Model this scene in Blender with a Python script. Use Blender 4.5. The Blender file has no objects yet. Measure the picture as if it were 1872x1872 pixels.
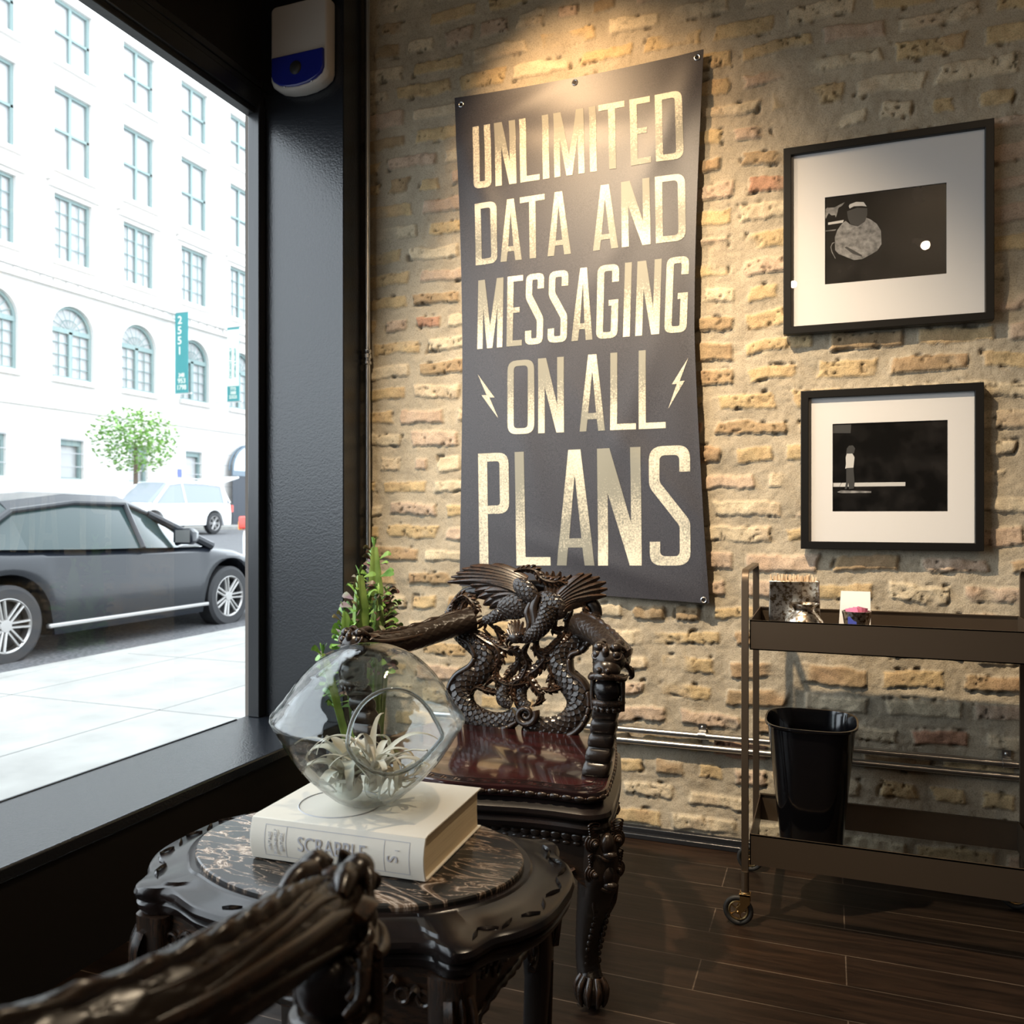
import bpy, bmesh, math, random
import numpy as np
from mathutils import Vector, Matrix
from mathutils.geometry import tessellate_polygon
random.seed(7)
C = bpy.context.scene.collection
S = bpy.context.scene

# ------------------------------------------------------------------ camera
CX, CY, CZ, FPX, HOR = 1.70, -2.913, 1.12, 1540.0, 940.0
YAW = math.atan(579/1540)
cam = bpy.data.cameras.new('camera'); cam_o = bpy.data.objects.new('camera', cam); C.objects.link(cam_o)
cam.sensor_width = 36; cam.lens = 36*FPX/1872; cam.shift_y = (HOR-936)/1872
cam.clip_start = 0.02; cam.clip_end = 400
cam_o.location = (CX, CY, CZ); cam_o.rotation_euler = (math.pi/2, 0, YAW)
cam.dof.use_dof = True; cam.dof.focus_distance = 2.0; cam.dof.aperture_fstop = 6.2
S.camera = cam_o

# ------------------------------------------------------------------ sky, lamps, exposure
S.view_settings.view_transform = 'Standard'; S.view_settings.look = 'None'
S.view_settings.gamma = 1; S.view_settings.exposure = 0.0; S.view_settings.use_curve_mapping = False
w = bpy.data.worlds.new('sky'); S.world = w; w.use_nodes = True
bg = w.node_tree.nodes['Background']; bg.inputs[0].default_value = (0.85, 0.93, 1.0, 1); bg.inputs[1].default_value = 5.2
S.cycles.max_bounces = 10; S.cycles.transparent_max_bounces = 24; S.cycles.sample_clamp_indirect = 6
S.cycles.caustics_reflective = False; S.cycles.caustics_refractive = False

def lamp(name, kind, loc, target, energy, col, **k):
    l = bpy.data.lights.new(name, kind); o = bpy.data.objects.new(name, l); C.objects.link(o)
    l.energy = energy; l.color = col; o.location = loc
    if target is not None:
        o.rotation_euler = (Vector(target)-Vector(loc)).to_track_quat('-Z', 'Y').to_euler()
    for a, b in k.items(): setattr(l, a, b)
    return o
WARM = (1.0, 0.66, 0.36)
lamp('banner_spot', 'SPOT', (0.66, -0.74, 3.02), (0.90, 0.0, 2.38), 92, WARM, spot_size=math.radians(74), spot_blend=1.0, shadow_soft_size=0.03)
lamp('wall_spot', 'SPOT', (0.62, -1.75, 3.42), (1.18, 0.0, 0.86), 620, (1, .79, .54), spot_size=math.radians(60), spot_blend=0.9, shadow_soft_size=0.04)
lamp('table_spot', 'SPOT', (1.9, -1.3, 3.42), (1.0, -1.6, 0.5), 120, (1, .80, .56), spot_size=math.radians(60), spot_blend=0.9, shadow_soft_size=0.04)
for i, (x, y) in enumerate([(2.6, -2.6), (3.5, -3.6), (2.4, -4.4), (3.4, -5.4), (1.4, -5.2)]):
    lamp('ceiling_lamp', 'POINT', (x, y, 3.2), None, 11, (1, .74, .48), shadow_soft_size=0.03)
po_ = lamp('window_portal', 'AREA', (-0.60, -2.7, 1.5), (1.5, -2.7, 1.5), 1, (1, 1, 1), shape='RECTANGLE', size=5.0, size_y=2.5)
po_.data.cycles.is_portal = True

# ------------------------------------------------------------------ helpers
def D(u, v):
    a = (u-936)/FPX; s, c = math.sin(YAW), math.cos(YAW)
    return Vector((-s+c*a, c+s*a, (HOR-v)/FPX))
def on_y(u, v, Y):
    q = D(u, v); return Vector((CX, CY, CZ))+q*((Y-CY)/q.y)

class MB:
    def __init__(s): s.v = []; s.f = []
    def add(s, vs, fs):
        n = len(s.v); s.v += [tuple(p) for p in vs]; s.f += [tuple(i+n for i in f) for f in fs]; return s
    def box(s, c, d, rot=None):
        hx, hy, hz = d[0]/2, d[1]/2, d[2]/2
        P = [Vector((x, y, z)) for x in (-hx, hx) for y in (-hy, hy) for z in (-hz, hz)]
        if rot is not None: P = [rot @ p for p in P]
        c = Vector(c)
        return s.add([p+c for p in P], [(0,1,3,2),(4,6,7,5),(0,4,5,1),(2,3,7,6),(0,2,6,4),(1,5,7,3)])
    def bx(s, x0, x1, y0, y1, z0, z1): return s.box(((x0+x1)/2, (y0+y1)/2, (z0+z1)/2), (abs(x1-x0), abs(y1-y0), abs(z1-z0)))
    def rings(s, R, caps=True, close=False):
        n = len(R[0]); vs = [p for r in R for p in r]; m = len(R)
        fs = [(i*n+j, i*n+(j+1) % n, ((i+1) % m)*n+(j+1) % n, ((i+1) % m)*n+j) for i in range(m if close else m-1) for j in range(n)]
        if caps and not close: fs += [tuple(range(n-1, -1, -1)), tuple((m-1)*n+j for j in range(n))]
        return s.add(vs, fs)
    def tube(s, path, r, n=12, sq=(1, 1), up=None, disp=None, caps=True, sub=0):
        P = [Vector(p) for p in path]
        if not isinstance(r, (list, tuple)): r = [r]*len(P)
        if sub: P, r = smooth_path(P, r, sub)
        T = [(P[min(i+1, len(P)-1)]-P[max(i-1, 0)]).normalized() for i in range(len(P))]
        u = Vector(up) if up is not None else (Vector((0, 0, 1)) if abs(T[0].z) < .9 else Vector((0, 1, 0)))
        R = []; L = 0
        for i, p in enumerate(P):
            if up is None or i == 0: u = (u-T[i]*u.dot(T[i])).normalized()
            else:
                q = Vector(up); q = q-T[i]*q.dot(T[i]); u = q.normalized() if q.length > 1e-3 else u
            b = T[i].cross(u)
            if i: L += (P[i]-P[i-1]).length
            ring = []
            for j in range(n):
                a = 2*math.pi*j/n; rr = r[i]*(1+(disp(L, a) if disp else 0))
                ring.append(p+u*math.cos(a)*rr*sq[0]+b*math.sin(a)*rr*sq[1])
            R.append(ring)
        return s.rings(R, caps)
    def lathe(s, prof, n=32, c=(0, 0, 0), rot=None, caps=True):
        c = Vector(c); R = []
        for r, z in prof:
            ring = []
            for j in range(n):
                p = Vector((max(r, 1e-5)*math.cos(2*math.pi*j/n), max(r, 1e-5)*math.sin(2*math.pi*j/n), z))
                ring.append((rot @ p if rot is not None else p)+c)
            R.append(ring)
        return s.rings(R, caps)
    def ball(s, c, r, sc=(1, 1, 1), n=16, rot=None):
        c = Vector(c); R = []
        for i in range(n+1):
            t = math.pi*i/n
            ring = []
            for j in range(2*n):
                a = math.pi*j/n; p = Vector((r*sc[0]*max(math.sin(t), 1e-4)*math.cos(a), r*sc[1]*max(math.sin(t), 1e-4)*math.sin(a), r*sc[2]*math.cos(t)))
                ring.append((rot @ p if rot is not None else p)+c)
            R.append(ring)
        return s.rings(R[::-1], True)
    def ring(s, c, R, r, n=32, m=8, rot=None, sc=(1, 1)):
        c = Vector(c); Rg = []
        for i in range(n):
            a = 2*math.pi*i/n; ring = []
            for j in range(m):
                b = 2*math.pi*j/m; p = Vector(((R+r*math.cos(b))*math.cos(a)*sc[0], (R+r*math.cos(b))*math.sin(a)*sc[1], r*math.sin(b)))
                ring.append((rot @ p if rot is not None else p)+c)
            Rg.append(ring)
        return s.rings(Rg, False, True)
    def blade(s, path, wid, th, nrm, cup=0.0, sub=0):
        """ribbon with a raised midrib: path of points, widths, thickness, surface normal"""
        P = [Vector(p) for p in path]
        if not isinstance(wid, (list, tuple)): wid = [wid]*len(P)
        if sub: P, wid = smooth_path(P, list(wid), sub)
        N = Vector(nrm); R = []
        for i, p in enumerate(P):
            T = (P[min(i+1, len(P)-1)]-P[max(i-1, 0)]).normalized()
            b = T.cross(N)
            if b.length < 1e-4: b = T.orthogonal()
            b.normalize(); n = b.cross(T).normalized(); h = wid[i]/2
            if b.length: N = n if n.dot(N) > 0 else N
            R.append([p-b*h+n*cup*h, p-b*h*.5+n*(th*.55+cup*h*.3), p+n*th, p+b*h*.5+n*(th*.55+cup*h*.3), p+b*h+n*cup*h, p+b*h*.5-n*(th*.3-cup*h*.3), p-n*th*.3, p-b*h*.5-n*(th*.3-cup*h*.3)])
        return s.rings(R)
    def prism(s, loops, fn, z0, z1):
        """2-D loops (first outer, then holes) extruded; fn(a,b,h) places a point"""
        pts = [p for L in loops for p in L]; n = len(pts)
        tri = tessellate_polygon([[Vector((p[0], p[1], 0)) for p in L] for L in loops])
        vs = [fn(p[0], p[1], z0) for p in pts]+[fn(p[0], p[1], z1) for p in pts]
        fs = [tuple(t) for t in tri]+[tuple(i+n for i in reversed(t)) for t in tri]
        k = 0
        for L in loops:
            m = len(L)
            fs += [(k+i, k+(i+1) % m, k+(i+1) % m+n, k+i+n) for i in range(m)]; k += m
        return s.add(vs, fs)
    def build(s, name, mat, parent=None, smooth=True, bevel=0, angle=40, off=(0, 0, 0), segs=2):
        me = bpy.data.meshes.new(name); o = Vector(off)
        me.from_pydata([tuple(Vector(p)-o) for p in s.v] if o.length else s.v, [], s.f); me.update()
        b = bmesh.new(); b.from_mesh(me); bmesh.ops.recalc_face_normals(b, faces=b.faces); b.to_mesh(me); b.free()
        ob = bpy.data.objects.new(name, me); C.objects.link(ob)
        if mat: me.materials.append(mat)
        if smooth:
            me.polygons.foreach_set('use_smooth', [True]*len(me.polygons))
            try: me.set_sharp_from_angle(angle=math.radians(angle))
            except Exception: pass
        if bevel:
            m = ob.modifiers.new('bevel', 'BEVEL'); m.width = bevel; m.segments = segs; m.limit_method = 'ANGLE'; m.angle_limit = math.radians(35)
        if parent: ob.parent = parent
        return ob

def smooth_path(P, r, sub):
    Q, q = [], []
    n = len(P)
    for i in range(n-1):
        a, b, c, d = P[max(i-1, 0)], P[i], P[i+1], P[min(i+2, n-1)]
        for k in range(sub):
            t = k/sub
            Q.append(0.5*((2*b)+(c-a)*t+(2*a-5*b+4*c-d)*t*t+(3*b-a-3*c+d)*t**3)); q.append(r[i]*(1-t)+r[i+1]*t)
    Q.append(P[-1]); q.append(r[-1]); return Q, q

def scales(p, q, amp):
    """overlapping fish-scale relief for a tube: p = scale length, q = number around"""
    def f(L, a):
        r = L/p; best = None; av = a/(2*math.pi)*q
        for n in range(int(math.floor(r))-1, int(math.floor(r))+2):
            fr = (av+.5*(n % 2)) % 1.0; x = 2*fr-1; e = n+1.0*math.sqrt(max(0, 1-x*x))
            if r < e and best is None: best = e-r
        return amp*(1-(best or 0)/1.6)
    return f

def tag(o, label=None, cat=None, group=None, kind=None):
    if label: o['label'] = label
    if cat: o['category'] = cat
    if group: o['group'] = group
    if kind: o['kind'] = kind
    return o
def empty(name, loc, rz=0):
    o = bpy.data.objects.new(name, None); C.objects.link(o); o.location = loc; o.rotation_euler = (0, 0, rz); o.empty_display_size = .05; return o
def kids(o): return [c for c in bpy.data.objects if c.parent == o]
def copy_tree(o, parent=None):
    c = o.copy(); C.objects.link(c); c.parent = parent
    for ch in kids(o): copy_tree(ch, c)
    return c

# ------------------------------------------------------------------ materials
def mat(name, col=(.5, .5, .5), rough=.5, metal=0, spec=.5, emit=0, coat=0):
    m = bpy.data.materials.new(name); m.use_nodes = True; b = m.node_tree.nodes['Principled BSDF']
    b.inputs['Base Color'].default_value = (*col, 1); b.inputs['Roughness'].default_value = rough; b.inputs['Metallic'].default_value = metal
    b.inputs['Specular IOR Level'].default_value = spec; b.inputs['Coat Weight'].default_value = coat
    if emit: b.inputs['Emission Color'].default_value = (*col, 1); b.inputs['Emission Strength'].default_value = emit
    return m
def nodes(m): return m.node_tree.nodes, m.node_tree.links, m.node_tree.nodes['Principled BSDF']
def noise_col(m, c0, c1, scale=8, detail=6, lo=.35, hi=.65, stretch=(1, 1, 1), coord='Object', dist=0):
    N, L, b = nodes(m); t = N.new('ShaderNodeTexCoord'); mp = N.new('ShaderNodeMapping'); n = N.new('ShaderNodeTexNoise'); r = N.new('ShaderNodeValToRGB')
    mp.inputs['Scale'].default_value = stretch; n.inputs['Scale'].default_value = scale; n.inputs['Detail'].default_value = detail; n.inputs['Distortion'].default_value = dist
    L.new(t.outputs[coord], mp.inputs[0]); L.new(mp.outputs[0], n.inputs['Vector']); L.new(n.outputs['Fac'], r.inputs[0])
    r.color_ramp.elements[0].position = lo; r.color_ramp.elements[1].position = hi
    r.color_ramp.elements[0].color = (*c0, 1); r.color_ramp.elements[1].color = (*c1, 1)
    L.new(r.outputs[0], b.inputs['Base Color']); return r
def bump(m, scale=60, strength=.3, dist=.002, detail=5, stretch=(1, 1, 1)):
    N, L, b = nodes(m); t = N.new('ShaderNodeTexCoord'); mp = N.new('ShaderNodeMapping'); n = N.new('ShaderNodeTexNoise'); bp = N.new('ShaderNodeBump')
    mp.inputs['Scale'].default_value = stretch; n.inputs['Scale'].default_value = scale; n.inputs['Detail'].default_value = detail
    bp.inputs['Strength'].default_value = strength; bp.inputs['Distance'].default_value = dist
    L.new(t.outputs['Object'], mp.inputs[0]); L.new(mp.outputs[0], n.inputs['Vector']); L.new(n.outputs['Fac'], bp.inputs['Height']); L.new(bp.outputs[0], b.inputs['Normal'])
    return m

M = {}
M['black_paint'] = bump(mat('black_paint', (.010, .012, .016), .27, spec=.6), 140, .4, .0022, 3)
M['black_trim'] = bump(mat('black_trim', (.016, .017, .020), .28, spec=.6), 30, .35, .003, 3, (1, 1, .15))
M['dark_face'] = mat('dark_face', (.012, .010, .009), .6, spec=.2)
M['ceiling'] = mat('ceiling_paint', (.10, .09, .08), .8)
M['room_wall'] = mat('room_wall', (.12, .10, .085), .8)
# carved lacquered wood with rubbed brown edges
m = M['wood'] = mat('carved_wood', (.012, .009, .008), .27, spec=.5)
N, L, b = nodes(m); g = N.new('ShaderNodeNewGeometry'); r = N.new('ShaderNodeValToRGB'); n = N.new('ShaderNodeTexNoise'); mx = N.new('ShaderNodeMix'); mx.data_type = 'RGBA'; mm = N.new('ShaderNodeMath'); mm.operation = 'MULTIPLY'
r.color_ramp.elements[0].position = .53; r.color_ramp.elements[1].position = .68; n.inputs['Scale'].default_value = 22; n.inputs['Detail'].default_value = 4
r2 = N.new('ShaderNodeValToRGB'); r2.color_ramp.elements[0].position = .42; r2.color_ramp.elements[1].position = .62
L.new(g.outputs['Pointiness'], r.inputs[0]); L.new(n.outputs[0], r2.inputs[0]); L.new(r.outputs[0], mm.inputs[0]); L.new(r2.outputs[0], mm.inputs[1]); L.new(mm.outputs[0], mx.inputs['Factor'])
mx.inputs['A'].default_value = (.017, .0115, .0085, 1); mx.inputs['B'].default_value = (.095, .045, .022, 1); L.new(mx.outputs['Result'], b.inputs['Base Color'])
M['wood_plain'] = mat('dark_lacquer', (.014, .011, .010), .24, spec=.4); noise_col(M['wood_plain'], (.006, .005, .005), (.018, .011, .009), 6, 8, .4, .75, (1, 5, 5))
M['seat'] = mat('mahogany', (.03, .01, .01), .13, coat=.4); noise_col(M['seat'], (.012, .006, .006), (.040, .009, .009), 3.5, 6, .38, .7, (1, 5, 1))
m = M['marble'] = mat('marble', (.03, .03, .03), .22, spec=.35)
N, L, b = nodes(m); t = N.new('ShaderNodeTexCoord'); mp = N.new('ShaderNodeMapping'); mp.inputs['Scale'].default_value = (1.0, 2.6, 1.0); mp.inputs['Rotation'].default_value = (0, 0, .25)
n1 = N.new('ShaderNodeTexNoise'); n1.inputs['Scale'].default_value = 5; n1.inputs['Detail'].default_value = 9; n1.inputs['Distortion'].default_value = 1.6; n1.inputs['Roughness'].default_value = .52
ma = N.new('ShaderNodeMath'); ma.operation = 'SUBTRACT'; ma.inputs[1].default_value = .5; mb = N.new('ShaderNodeMath'); mb.operation = 'ABSOLUTE'
r = N.new('ShaderNodeValToRGB'); r.color_ramp.elements[0].position = 0; r.color_ramp.elements[0].color = (.75, .62, .50, 1); r.color_ramp.elements[1].position = .042; r.color_ramp.elements[1].color = (.018, .016, .014, 1)
e = r.color_ramp.elements.new(.012); e.color = (.26, .17, .11, 1)
n2 = N.new('ShaderNodeTexNoise'); n2.inputs['Scale'].default_value = 3; n2.inputs['Detail'].default_value = 3
r3 = N.new('ShaderNodeValToRGB'); r3.color_ramp.elements[0].position = .36; r3.color_ramp.elements[1].position = .54
mx = N.new('ShaderNodeMix'); mx.data_type = 'RGBA'; mx.inputs['A'].default_value = (.030, .029, .029, 1)
L.new(t.outputs['Object'], mp.inputs[0]); L.new(mp.outputs[0], n1.inputs[0]); L.new(t.outputs['Object'], n2.inputs[0]); L.new(n1.outputs[0], ma.inputs[0]); L.new(ma.outputs[0], mb.inputs[0])
mq = N.new('ShaderNodeMapping'); mq.inputs['Scale'].default_value = (1.6, 7, 1); mq.inputs['Rotation'].default_value = (0, 0, -.12); n4 = N.new('ShaderNodeTexNoise'); n4.inputs['Scale'].default_value = 6; n4.inputs['Detail'].default_value = 7; n4.inputs['Distortion'].default_value = .9
mc_ = N.new('ShaderNodeMath'); mc_.operation = 'SUBTRACT'; mc_.inputs[1].default_value = .53; md = N.new('ShaderNodeMath'); md.operation = 'ABSOLUTE'; me_ = N.new('ShaderNodeMath'); me_.operation = 'MULTIPLY'; me_.inputs[1].default_value = 1.7; mn = N.new('ShaderNodeMath'); mn.operation = 'MINIMUM'
L.new(t.outputs['Object'], mq.inputs[0]); L.new(mq.outputs[0], n4.inputs[0]); L.new(n4.outputs[0], mc_.inputs[0]); L.new(mc_.outputs[0], md.inputs[0]); L.new(md.outputs[0], me_.inputs[0]); L.new(me_.outputs[0], mn.inputs[0]); L.new(mb.outputs[0], mn.inputs[1]); L.new(mn.outputs[0], r.inputs[0])
L.new(n2.outputs[0], r3.inputs[0]); L.new(r3.outputs[0], mx.inputs['Factor']); L.new(r.outputs[0], mx.inputs['B']); L.new(mx.outputs['Result'], b.inputs['Base Color'])
M['book'] = bump(mat('book_cloth', (.83, .78, .68), .75), 400, .15, .0005, 2)
M['pages'] = mat('pages', (.80, .66, .44), .8); noise_col(M['pages'], (.80, .66, .44), (.70, .56, .36), 30, 3, .3, .7, (.3, .3, 12))
M['ink'] = mat('pale_grey_ink', (.50, .50, .53), .7)
M['steel'] = mat('galvanised_steel', (.62, .62, .62), .28, 1)
M['bronze'] = bump(mat('bronzed_metal', (.14, .105, .075), .40, .75), 25, .1, .001, 4)
M['brass'] = mat('brass', (.40, .27, .12), .35, 1)
M['rubber'] = mat('rubber', (.012, .012, .012), .6)
M['bin'] = mat('black_plastic', (.004, .004, .005), .12, spec=.6)
M['vinyl'] = mat('banner_vinyl', (.075, .070, .078), .46, spec=.6); noise_col(M['vinyl'], (.018, .018, .025), (.055, .052, .060), 420, 3, .35, .65)
M['frame'] = mat('black_frame', (.007, .0065, .006), .4, spec=.3)
M['mat'] = mat('white_mount', (.80, .78, .76), .9)
M['print'] = mat('photo_print', (.006, .006, .006), .25); noise_col(M['print'], (.003, .003, .003), (.022, .02, .019), 14, 6, .45, .8)
M['print_light'] = mat('photo_print_light', (.42, .41, .40), .3); noise_col(M['print_light'], (.10, .10, .10), (.40, .39, .38), 60, 6, .3, .7)
M['print_white'] = mat('photo_print_white', (.62, .61, .59), .3)
M['print_grey'] = mat('photo_print_grey', (.06, .06, .06), .3)
M['white_plastic'] = mat('white_plastic', (.45, .42, .39), .35)
M['blue_plastic'] = mat('blue_plastic', (.012, .02, .22), .12, coat=.5)
M['card'] = mat('white_card', (.88, .86, .83), .7)
M['straw'] = mat('wooden_stirrer', (.78, .58, .38), .7)
M['pink'] = mat('pink_packet', (.85, .25, .42), .6)
M['blue'] = mat('blue_print', (.05, .07, .35), .5)
def thin_glass(name, tint, base=.04, rough=0.0, wav=0):
    m = bpy.data.materials.new(name); m.use_nodes = True; N = m.node_tree.nodes; L = m.node_tree.links
    for n in list(N):
        if n.type != 'OUTPUT_MATERIAL': N.remove(n)
    out = [n for n in N if n.type == 'OUTPUT_MATERIAL'][0]
    t = N.new('ShaderNodeBsdfTransparent'); t.inputs[0].default_value = (*tint, 1); g = N.new('ShaderNodeBsdfGlossy'); g.inputs['Roughness'].default_value = rough
    lw = N.new('ShaderNodeLayerWeight'); lw.inputs[0].default_value = .5; pw = N.new('ShaderNodeMath'); pw.operation = 'POWER'; pw.inputs[1].default_value = 5
    f = N.new('ShaderNodeMath'); f.operation = 'MULTIPLY_ADD'; f.inputs[1].default_value = 1-base; f.inputs[2].default_value = base; mx = N.new('ShaderNodeMixShader')
    L.new(lw.outputs['Facing'], pw.inputs[0]); L.new(pw.outputs[0], f.inputs[0])
    L.new(f.outputs[0], mx.inputs[0]); L.new(t.outputs[0], mx.inputs[1]); L.new(g.outputs[0], mx.inputs[2]); L.new(mx.outputs[0], out.inputs[0])
    if wav:
        n = N.new('ShaderNodeTexNoise'); n.inputs['Scale'].default_value = 9; n.inputs['Detail'].default_value = 3; b = N.new('ShaderNodeBump'); b.inputs['Distance'].default_value = wav; b.inputs['Strength'].default_value = 1
        tc = N.new('ShaderNodeTexCoord'); L.new(tc.outputs['Object'], n.inputs[0]); L.new(n.outputs[0], b.inputs['Height']); L.new(b.outputs[0], g.inputs['Normal']); L.new(b.outputs[0], lw.inputs['Normal'])
    return m
M['pane'] = thin_glass('window_glass', (.97, .985, .985))
M['picture_glass'] = thin_glass('picture_glass', (.98, .98, .98))
M['bowl'] = thin_glass('blown_glass', (.93, .945, .94), .055, wav=.016)
m = M['mercury'] = mat('mercury_glass', (.7, .65, .58), .28, 1); r = noise_col(m, (.22, .15, .09), (.85, .80, .72), 110, 9, .40, .56)
m = M['air_leaf'] = mat('air_plant_leaf', (.60, .60, .50), .65); noise_col(m, (.62, .50, .36), (.76, .77, .67), 9, 4, .3, .6)
m = M['euph'] = mat('euphorbia_stem', (.16, .30, .06), .45); noise_col(m, (.07, .15, .03), (.28, .42, .12), 14, 4, .3, .75)
m = M['leaf_g'] = mat('green_leaf', (.16, .34, .06), .4); noise_col(m, (.09, .22, .04), (.24, .44, .10), 20, 3)
m = M['leaf_r'] = mat('maroon_leaf', (.12, .05, .05), .4); noise_col(m, (.10, .035, .04), (.13, .15, .06), 25, 3, .4, .7)
M['pot'] = mat('charcoal_pot', (.03, .03, .03), .6); M['soil'] = mat('soil', (.03, .02, .015), .9)
# ------------------------------------------------------------------ floor: wood-look planks
m = M['floor'] = mat('plank_floor', (.05, .035, .025), .42, spec=.28)
N, L, b = nodes(m); t = N.new('ShaderNodeTexCoord'); br = N.new('ShaderNodeTexBrick'); mp = N.new('ShaderNodeMapping'); mp.inputs['Location'].default_value = (.1, .026, 0)
br.inputs['Scale'].default_value = 1; br.inputs['Brick Width'].default_value = .92; br.inputs['Row Height'].default_value = .147; br.inputs['Mortar Size'].default_value = .0016; br.inputs['Mortar Smooth'].default_value = 0
br.inputs['Color1'].default_value = (.024, .0135, .0085, 1); br.inputs['Color2'].default_value = (.015, .010, .0075, 1); br.inputs['Mortar'].default_value = (.10, .08, .065, 1); br.offset = .37
n = N.new('ShaderNodeTexNoise'); mp2 = N.new('ShaderNodeMapping'); mp2.inputs['Scale'].default_value = (2.2, 22, 1); n.inputs['Scale'].default_value = 2; n.inputs['Detail'].default_value = 8; n.inputs['Distortion'].default_value = .8
r = N.new('ShaderNodeValToRGB'); r.color_ramp.elements[0].position = .3; r.color_ramp.elements[0].color = (.35, .33, .32, 1); r.color_ramp.elements[1].position = .7; r.color_ramp.elements[1].color = (1.5, 1.4, 1.3, 1)
mx = N.new('ShaderNodeMix'); mx.data_type = 'RGBA'; mx.blend_type = 'MULTIPLY'; mx.inputs['Factor'].default_value = 1
L.new(t.outputs['Object'], mp.inputs[0]); L.new(mp.outputs[0], br.inputs[0]); L.new(t.outputs['Object'], mp2.inputs[0]); L.new(mp2.outputs[0], n.inputs[0]); L.new(n.outputs[0], r.inputs[0])
L.new(br.outputs['Color'], mx.inputs['A']); L.new(r.outputs[0], mx.inputs['B']); L.new(mx.outputs['Result'], b.inputs['Base Color'])
bp = N.new('ShaderNodeBump'); bp.inputs['Strength'].default_value = .25; bp.inputs['Distance'].default_value = .002; L.new(n.outputs[0], bp.inputs['Height']); L.new(bp.outputs[0], b.inputs['Normal'])
XR, YB, ZC = 4.3, -6.2, 3.5
def struct(mb, name, m, **k): return tag(mb.build(name, m, **k), kind='structure')
struct(MB().bx(-.02, XR, YB, .0, -.1, 0), 'floor', M['floor'], smooth=False)
struct(MB().bx(-.6, XR+.2, YB-.2, .3, ZC, ZC+.1), 'ceiling', M['ceiling'], smooth=False)
struct(MB().bx(XR, XR+.15, YB, .2, -.1, ZC), 'wall_right', M['room_wall'], smooth=False)
struct(MB().bx(-.6, XR+.15, YB-.15, YB, -.1, ZC), 'wall_back', M['room_wall'], smooth=False)

# ------------------------------------------------------------------ brick wall with real relief
rng = np.random.default_rng(5)
def vnoise(x, z, freq, seed):
    g = np.random.default_rng(seed).random((256, 256)); X = x*freq; Z = z*freq
    xi = np.floor(X).astype(int); zi = np.floor(Z).astype(int); fx = X-xi; fz = Z-zi; fx = fx*fx*(3-2*fx); fz = fz*fz*(3-2*fz)
    a = g[xi % 256, zi % 256]; b_ = g[(xi+1) % 256, zi % 256]; c = g[xi % 256, (zi+1) % 256]; d = g[(xi+1) % 256, (zi+1) % 256]
    return (a*(1-fx)+b_*fx)*(1-fz)+(c*(1-fx)+d*fx)*fz
def fbm(x, z, f, s, o=4): return sum(vnoise(x, z, f*2**k, s+k)*.5**k for k in range(o))/sum(.5**k for k in range(o))
DX = .0052; X0, X1, Z0, Z1 = -.37, XR, -.02, ZC
nx = int((X1-X0)/DX)+1; nz = int((Z1-Z0)/DX)+1
gx, gz = np.meshgrid(np.linspace(X0, X1, nx), np.linspace(Z0, Z1, nz)); gx0 = gx.ravel(); gz0 = gz.ravel()
wx = gx0+(fbm(gx0, gz0, 9, 11, 4)-.5)*.055; wz = gz0+(fbm(gx0, gz0, 7, 21, 4)-.5)*.034
PH = .0893; row = np.floor((wz-.0152)/PH).astype(int)
vz = (wz-.0152)/PH-row
mask = np.zeros_like(gx0); rnd = np.zeros_like(gx0); rnd2 = np.zeros_like(gx0)
for rr in range(row.min(), row.max()+1):
    sel = row == rr; q = np.random.default_rng(100+rr)
    edges = [X0-.3+q.random()*.2]; header = (rr % 6 == 2)
    while edges[-1] < X1+.3: edges.append(edges[-1]+((.108 if header else .205)+q.random()*.035)+(0.012 if q.random() < .7 else .03))
    edges = np.array(edges); idx = np.clip(np.searchsorted(edges, wx[sel])-1, 0, len(edges)-2)
    r1 = q.random(len(edges)); r2 = q.random(len(edges)); gapw = .014+q.random(len(edges))*.018; bh = .235+.10*q.random(len(edges))
    dxl = wx[sel]-edges[idx]-gapw[idx]; dxr = edges[idx+1]-gapw[idx]-wx[sel]
    zc = .60+.06*(r2[idx]-.5); dz = (bh[idx]-np.abs(vz[sel]-zc))*PH
    mask[sel] = np.minimum(np.minimum(dxl, dxr), dz); rnd[sel] = r1[idx]; rnd2[sel] = r2[idx]
rough = (fbm(gx0, gz0, 55, 31, 3)-.5)*.009
mk = np.clip((mask+rough-.001)/.0045, 0, 1)
smear = np.clip((fbm(gx0, gz0, 5, 41, 4)-.64)*9, 0, 1)   # mortar dragged over some bricks
mk = mk*(1-.9*smear)
pits = np.clip((fbm(gx0, gz0, 75, 51, 2)-.68)*8, 0, 1)*mk*np.clip(rnd2*2-.4, 0, 1)
h = mk*(.005+.006*rnd)+(fbm(gx0, gz0, 12, 61, 5)-.5)*.016+(fbm(gx0, gz0, 90, 71, 2)-.5)*.0030+(fbm(gx0, gz0, 38, 75, 3)-.5)*.005*mk-pits*.006
holes = (np.clip((fbm(gx0, gz0, 26, 81, 3)-.69)*14, 0, 1))*np.clip(1-np.abs(mask)/.009, 0, 1); h -= holes*.012
def c3(*v): return np.array(v)[None, :]
n_ = fbm(gx0, gz0, 30, 91, 4)[:, None]; n2_ = fbm(gx0, gz0, 10, 95, 3)[:, None]; R_ = rnd[:, None]
yel = c3(.57, .43, .24); crm = c3(.64, .54, .38); pnk = c3(.55, .42, .31); red = c3(.46, .26, .17); brn = c3(.40, .29, .17)
bc = np.where(R_ < .38, yel, np.where(R_ < .68, crm, np.where(R_ < .84, pnk, np.where(R_ < .865, red, brn))))
bc = bc*(.72+.55*n_); bc = bc*(1-.30*np.clip((n2_-.5)*3, 0, 1))+c3(.50, .30, .18)*.30*np.clip((n2_-.5)*3, 0, 1)
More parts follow.
